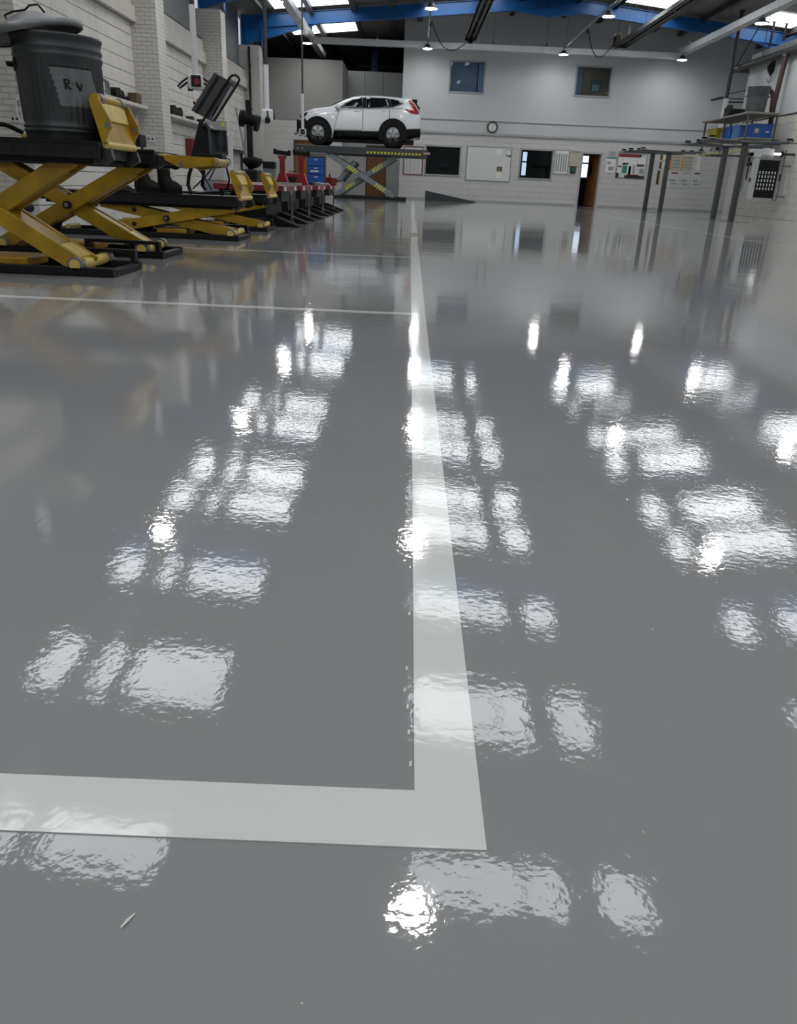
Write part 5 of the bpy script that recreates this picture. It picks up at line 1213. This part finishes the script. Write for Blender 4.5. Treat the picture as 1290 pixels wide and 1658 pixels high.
# ------------------------------------------------------------------ post lifts on the right
M_POST = mat('dark_grey_ram', '4d5052', .35, metal=.5, var=.06, scale=6)
def post_lift(label, posts, zt):
    c = V((sum(p[0] for p in posts) / 2, sum(p[1] for p in posts) / 2, 0))
    t = thing('post_lift', label, 'car lift', c, 0, 'in-ground post lifts')
    for i, (x, y) in enumerate(posts):
        x -= c.x; y -= c.y
        MB().b2((x - .065, y - .065, .0), (x + .065, y + .065, zt)).build('ram_post', M_POST, t, bevel=.02)
        MB().b2((x - .012, y - .068, .0), (x + .012, y - .064, zt)).build('post_groove', M_GREYDARK, t)
        MB().b2((x - .35, y - .28, .0005), (x + .35, y + .28, .004)).build('floor_plate', M_GREYSTEEL, t)
        hd = MB().b2((x - .16, y - .12, zt), (x + .16, y + .12, zt + .06)).build('carrier', M_POST, t, bevel=.02)
        for s_ in (-1, 1):
            for ang in ((.32, -.5) if i == 0 else (.5, -.32)):
                d = V((s_ * math.cos(ang), math.sin(ang), 0)); a = V((x + s_ * .1, y, zt + .03)); L = .85
                ar = MB().bar(a, a + d * L + V((0, 0, .012)), .17, .06).build('swing_arm', M_POST, t, bevel=.012)
                e = a + d * L
                MB().cyl(e + V((0, 0, .03)), e + V((0, 0, .06)), .10, .085, n=16).build('pad_plate', M_POST, ar); MB().cyl(e + V((0, 0, .06)), e + V((0, 0, .1)), .07, n=14).build('rubber_pad', M_RUBBER, ar)
                MB().bar(a + d * L, a + d * (L + .16), .1, .02).build('arm_tip', M_POST, ar)
post_lift('far two-post lift with dark swing arms raised, in front of the posters', [(8.0, 28.2), (8.22, 27.2)], 1.78)
post_lift('near two-post lift with dark swing arms under the storage rack', [(8.08, 22.0), (7.9, 20.3)], 1.73)

# ------------------------------------------------------------------ storage rack fixed high on the right wall
M_RACK = mat('grey_rack_steel', '65666a', .4, metal=.5, var=.08); M_PLANK = mat('worn_shelf_plank', '8b857c', .6, var=.15, scale=6, stretch=(1, 6, 6))
RX0, RX1, RY0, RY1, ZT_, ZB_, ZL_ = 10.02, 10.93, 25.97, 29.65, 2.88, 2.255, 1.85
t = thing('storage_rack', 'grey steel rack fixed high on the right wall', 'rack', (RX0, RY0, ZL_))
o_ = V((RX0, RY0, ZL_))
bx(V((RX0 - .08, RY0 - .1, ZT_)) - o_, V((RX1, RY1 + .06, ZT_ + .05)) - o_).build('top_shelf', M_PLANK, t, bevel=.006)
bx(V((RX0, RY0, ZB_ - .04)) - o_, V((RX1, RY1, ZB_)) - o_).build('lower_shelf', M_PLANK, t, bevel=.006)
for x in (RX0, RX1 - .05):
    for y in (RY0, RY1 - .05, (RY0 + RY1) / 2):
        bx(V((x, y, ZL_)) - o_, V((x + .05, y + .05, ZT_)) - o_).build('upright', M_RACK, t)
for (a, b) in (((RX0 - .03, RY0 - .03, ZL_), (RX1, RY0, ZL_ + .06)), ((RX0 - .02, RY0, ZL_ + .01), (RX0, RY1, ZL_ + .04)), ((RX0 - .03, RY1, ZL_), (RX1, RY1 + .03, ZL_ + .06))):
    rl = bx(V(a) - o_, V(b) - o_).build('tape_rail', mat('faded_yellow_tape', 'a8a14a', .6), t)
    n_ = 5
    for k in range(n_):
        if b[0] - a[0] > .5: q = a[0] + (b[0] - a[0]) * (k + .5) / n_; bx(V((q - .04, a[1] - .003, a[2] - .002)) - o_, V((q + .04, b[1], b[2] + .002)) - o_).build('black_band', M_BLACK, rl)
bx(V((RX0 - .06, RY1 - .1, ZL_ - .45)) - o_, V((RX0 + .06, RY1 - .08, ZL_)) - o_).build('hanging_tag', M_PAPER, t)
for y in (RY0 + .3, RY1 - .4): MB().bar(V((RX0 + .1, y, ZL_ + .03)) - o_, V((XR - .001, y, ZL_ + .03)) - o_, .05, .05).build('wall_arm', M_RACK, t)
# galvanised tub on top
t = thing('metal_tub', 'grey galvanised tub standing on the rack', 'tub', (10.38, 26.45, ZT_ + .051)); t.scale = (.9, .9, .95)
MB().lathe([(.001, 0), (.30, 0), (.31, .02), (.335, .55), (.34, .58), (.35, .59), (.36, .72), (.375, .735), (.375, .755), (.36, .755), (.35, .73), (.3, .03), (.001, .03)], n=32).build('tub_body', mat('dull_galvanised', '5d6062', .5, metal=.4, var=.25, scale=5), t)
for s_ in (-1, 1): MB().tube([V((s_ * .335, -.08, .5)), V((s_ * .40, -.05, .47)), V((s_ * .40, .05, .47)), V((s_ * .335, .08, .5))], .012, 6).build('handle', M_GREYDARK, t)
t = thing('grinder', 'black bench grinder lying at the far end of the rack top', 'grinder', (RX0 + .4, 28.3, ZT_ + .051))
MB().cyl((-.1, 0, .16), (.5, 0, .16), .13, n=16).build('motor', M_RUBBER, t); MB().cyl((-.2, 0, .2), (-.1, 0, .2), .2, n=18).build('wheel_guard', M_BLACK, t); bx((-.1, -.1, 0), (.4, .1, .05)).build('foot', M_BLACK, t); MB().bar((-.3, -.05, .02), (-.3, -.05, .3), .03, .03).build('tool_rest', M_BLACK, t)
def crate(x, y, w, d, h, m, label, grp='plastic crates on the rack'):
    t = thing('plastic_crate', label, 'crate', (x, y, ZB_ + .001), 0, grp)
    mb = MB(); th = .015
    mb.b2((-w / 2, -d / 2, 0), (w / 2, d / 2, th)); mb.b2((-w / 2, -d / 2, th), (w / 2, -d / 2 + th, h)); mb.b2((-w / 2, d / 2 - th, th), (w / 2, d / 2, h)); mb.b2((-w / 2, -d / 2 + th, th), (-w / 2 + th, d / 2 - th, h)); mb.b2((w / 2 - th, -d / 2 + th, th), (w / 2, d / 2 - th, h))
    mb.build('tub', m, t)
    mb = MB(); r_ = .02
    mb.b2((-w / 2 - r_, -d / 2 - r_, h - .04), (w / 2 + r_, -d / 2, h)); mb.b2((-w / 2 - r_, d / 2, h - .04), (w / 2 + r_, d / 2 + r_, h)); mb.b2((-w / 2 - r_, -d / 2, h - .04), (-w / 2, d / 2, h)); mb.b2((w / 2, -d / 2, h - .04), (w / 2 + r_, d / 2, h)); mb.build('rim', m, t)
    for k in range(4):
        q = -d / 2 + d * (k + .5) / 4; bx((-w / 2 - .012, q - .012, .02), (-w / 2, q + .012, h - .04)).build('rib', m, t)
    return t
M_CRATE = mat('blue_crate_plastic', '1d56a0', .4, var=.06); M_CRATE2 = mat('pale_blue_crate', '4a77ad', .4, var=.06); M_YCRATE = mat('yellow_crate_plastic', 'a99a1e', .45, var=.08)
c = crate(10.56, 26.31, .62, .46, .38, M_CRATE, 'large blue crate at the near end of the rack')
bx((-.22, -.25, .13), (-.1, -.24, .25)).build('label', M_BEIGE, c); bx((.12, -.25, .15), (.23, -.24, .18)).build('label', M_PAPER, c)
crate(RX0 + .36, 26.95, .55, .6, .38, M_CRATE2, 'pale blue crate second from the near end of the rack')
crate(RX0 + .36, 27.68, .55, .6, .38, M_CRATE, 'blue crate in the middle of the rack')
crate(RX0 + .36, 29.1, .5, .75, .42, M_YCRATE, 'yellow ribbed crate at the far end of the rack')
t = thing('oil_canister', 'grey canister between the yellow and blue crates', 'canister', (RX0 + .3, 28.35, ZB_ + .001))
bx((-.14, -.12, 0), (.14, .12, .3)).build('canister_body', M_GREYSTEEL, t, bevel=.04); MB().cyl((0, 0, .3), (0, 0, .36), .04).build('screw_cap', M_BLACK, t)
# hand pump / camera gear hanging below the rack
t = thing('strap_bundle', 'black and white gear hanging under the near corner of the rack', 'gear', (10.36, 26.3, 1.48))
bx((-.12, -.08, .12), (.1, .08, .36)).build('gear_case', M_BLACK, t, bevel=.03); bx((-.2, -.1, 0), (.16, .1, .1)).build('gear_foot', M_RUBBER, t, bevel=.03); bx((-.2, -.03, .1), (-.14, .03, .36)).build('white_strap', M_PAPER, t); MB().tube([V((.1, 0, .3)), V((.17, 0, .25)), V((.18, 0, .1))], .015, 6).build('grip', M_PAPER, t)

# ------------------------------------------------------------------ perforated calibration target hung on the right wall
t = thing('target_board', 'black target board with rows of white slots on a white frame', 'target board', (10.25, 25.5, .54)); t.scale = (.93, 1, .95)
zt2 = 1.2
bx((.20, -.02, .05), (.86, .02, zt2 - .05)).build('black_panel', M_BLACK, t)
for r_ in range(5):
    for k in range(6):
        bx((.265 + .098 * k, -.026, .28 + r_ * .118), (.302 + .098 * k, -.02, .355 + r_ * .118)).build('white_slot', M_PAPER, t)
bx((0, -.03, 0), (.2, .02, zt2)).build('white_side_panel', mat('pale_white_panel', 'b6bbbf', .4), t)
mb = MB(); mb.b2((.86, -.03, 0), (.9, .03, zt2 + .25)); mb.b2((.97, -.03, 0), (1.0, .03, zt2 + .25)); mb.b2((.86, -.03, -.03), (1.0, .03, .0)); mb.build('side_rail', M_ALU, t)
bx((.2, -.03, zt2 - .05), (.86, .03, zt2)).build('top_rail', M_ALU, t)
for k, x in enumerate((.25, .38, .5, .64, .78)): MB().tube([V((x, 0, zt2)), V((x + .02, 0, zt2 + .08)), V((x + .06, 0, zt2 + .05)), V((x + .1, 0, zt2 + .09))], .012, 6).build('hook', M_GREYDARK, t)
bx((.92, -.04, .55), (.97, -.03, .75)).build('catch', M_BLACK, t)
bx((-.02, -.045, .5), (.02, -.03, .62)).build('catch', M_BLACK, t)
for z in (.1, 1.0): MB().bar((.95, .0, z), (1.235, .0, z), .06, .05).build('wall_bracket', M_ALU, t)
bx((-.15, 0, zt2 + .02), (.62, .1, zt2 + .28)).build('white_box', M_WHITESTEEL, t, bevel=.01)
t = thing('inspection_lamp', 'small lit lamp with a round black end over the target board', 'lamp', (10.92, 25.4, 1.80))
MB().cyl((-.12, 0, 0), (.06, 0, 0), .035, n=12).build('tube', mat('small_lit_tube', 'ffffff', .3, emit=3.0), t); MB().cyl((.06, 0, 0), (.13, 0, 0), .07, n=14).build('end_cap', M_BLACK, t); bx((.13, -.03, -.03), (.475, .03, .03)).build('wall_stub', M_GREYDARK, t)
t = thing('hanging_strips', 'grey strips hanging on the wall end beside the target board', 'strips', (10.08, 25.52, .72))
bx((-.03, -.02, 0), (.0, .02, 1.0)).build('strip', M_GREYSTEEL, t); bx((.05, -.02, .35), (.09, .02, 1.1)).build('strip', M_GREYDARK, t); bx((-.05, -.02, 1.0), (.15, .02, 1.1)).build('hanger', M_GREYDARK, t)

# ------------------------------------------------------------------ exhaust rail, hose, hoist
M_RAIL = mat('grey_extract_pipe', '48494a', .5, metal=.3, var=.12, scale=8); M_HOSE = mat('brown_extract_hose', '3f2724', .6, var=.15, scale=10)
t = thing('extraction_rail', 'grey exhaust extraction pipe under the right roof slope', 'pipe', (0, 0, 0))
XE, ZE = 11.12, 4.66
MB().cyl((XE, 12.0, ZE), (XE, 30.9, ZE), .105, n=18).build('duct', M_RAIL, t)
MB().lathe([(.105, 0), (.1, .05), (.06, .09), (.001, .1)], (XE, 30.9, ZE), n=18, rot=RX(-PI / 2)).build('duct_end', M_RAIL, t)
bx((XE, 30.72, ZE - .09), (XRO - .01, 30.88, ZE + .06)).build('cross_arm', M_GREYDARK, t)
for y in (15.0, 19.5, 24.0, 28.6): MB().cyl((XE, y, ZE + .1), (XE, y, roof_z(XE) - .02), .012, n=6).build('hanger_wire', M_WIRE, t)
MB().cyl((XE - .02, 30.7, ZE + .08), (XE + .3, 29.6, 6.2), .02, n=6).build('stay', M_GREYDARK, t)
t = thing('exhaust_hose', 'brown exhaust hose hanging in a loop from the extraction pipe', 'hose', (XE, 26.8, ZE - .1))
a = at(1272, 92, 26.8); b = at(1252, 172, 26.8); o_ = V((XE, 26.8, ZE - .1)); c_ = at(1246, 206, 26.8)
MB().tube([V((0, 0, .02)), a.lerp(b, .3) - o_, a.lerp(b, .7) - o_, b - o_, c_ - o_], .075, 12).build('hose_drop', M_HOSE, t)
lp = [at(x, y, 26.8) - o_ for (x, y) in ((1249, 190), (1250, 172), (1251.5, 158), (1250, 150), (1246.5, 146), (1243, 146.5), (1239, 147))]
MB().tube(lp, [.09, .08, .07, .065, .06, .06, .055], 12).build('hose_loop', M_HOSE, t)
MB().cyl((0, 0, -.05), (0, 0, .06), .1, n=14).build('collar', M_RAIL, t)
t = thing('chain_hoist', 'black hoist block with hook hanging from the extraction pipe', 'hoist', (XE, 27.75, ZE - .1))
o_ = V((XE, 27.75, ZE - .1)); R2 = lambda x, y: at(x, y, 27.75) - o_
MB().cyl((0, 0, 0.0), R2(1253, 103), .015, n=6).build('chain', M_GREYDARK, t)
mb = MB(); mb.prism([(-.02, .30), (.09, .36), (.10, .06), (.02, -.08), (-.1, .08), (-.12, .2)], R2(1248, 118), (1, 0, 0), (0, 0, 1), (0, .12, 0)); mb.build('hoist_block', M_RUBBER, t, bevel=.02)
p = R2(1248, 123); MB().tube([p + V((.02, .05, .02)), p + V((.03, .05, -.08))] + arc(p + V((-.02, .05, -.1)), .06, .2, -3.6, 10), .014, 6).build('hook', M_GREYSTEEL, t)
MB().cyl(R2(1245, 130), R2(1243, 141), .006, n=6).build('thin_chain', M_GREYDARK, t)
for x, y0_, y1_, lb in ((1245.5, 42, 76, 'short dark rod above the right partition'), (1268, 20, 66, 'dark slanting rod above the right partition')):
    a = at(x, y1_, 31.0); t = thing('hanging_rod', lb, 'rod', (a.x, 31.0, a.z), 0, 'rods above the partition')
    MB().cyl((0, 0, 0), (0, 0, roof_z(a.x) - a.z - .02), .045, n=8).build('rod', M_BLACK, t); bx((-.07, -.07, roof_z(a.x) - a.z - .05), (.07, .07, roof_z(a.x) - a.z - .02)).build('roof_plate', M_GREYDARK, t)
hanging_camera(1161, 240, 30.45, 159, 'white camera on a dark pole behind the storage rack', .9, math.radians(-20), pr=2.0)
_t = bpy.data.objects['hanging_camera.003']; p = at(1173, 158, 30.45) - _t.location
_cr = MB().bar(p + V((-.45, 0, -.1)), p + V((-.05, 0, 0)), .05, .08).build('side_arm', M_GREYDARK, _t)
MB().bar(p + V((.05, 0, -.02)), p + V((.7, 0, -.02)), .04, .03).build('side_arm', M_GREYDARK, _t); MB().bar(p + V((.05, 0, -.14)), p + V((.85, 0, -.12)), .05, .05).build('side_arm', M_GREYDARK, _t); MB().bar(p + V((.05, 0, .1)), p + V((.9, 0, .3)), .03, .03).build('side_arm', M_GREYDARK, _t)

# ------------------------------------------------------------------ paint flecks and grit lying on the resin
random.seed(3); mb = MB()
for k in range(70):
    x, y = random.uniform(-1.2, .9), random.uniform(.32, 2.2)
    r_ = random.uniform(.0006, .0016) * (1 + y * .4); n_ = 6; a0 = random.random() * 6
    vs = [(x + r_ * random.uniform(.5, 1.2) * math.cos(a0 + i * PI / 3), y + r_ * random.uniform(.5, 1.2) * math.sin(a0 + i * PI / 3), .0006) for i in range(n_)] + [(x, y, .0011)]
    mb.add(vs, [(i, (i + 1) % n_, n_) for i in range(n_)])
for (x, y) in ((.021, .66), (.0225, .62), (.024, .575), (.018, .69), (.020, .73), (.023, .85), (.024, .98)):
    mb.add([(x - .0015, y - .004, .0008), (x + .001, y - .003, .0008), (x + .0015, y + .004, .0008), (x - .0008, y + .003, .0012)], [(0, 1, 2, 3)])
o = mb.build('paint_flecks', M_LINE, fix=False); tag(o, 'tiny white paint flecks scattered on the floor near the lane line', 'paint flecks', kind='stuff')
t = thing('plastic_shred', 'small white plastic shred lying on the near floor', 'scrap', (-.1815, .3967, .0006))
MB().tube([V((-.003, -.006, .0008)), V((.0, 0, .0012)), V((.0035, .0065, .0008))], [.0006, .0013, .0005], 6).build('shred', M_PAPER, t)
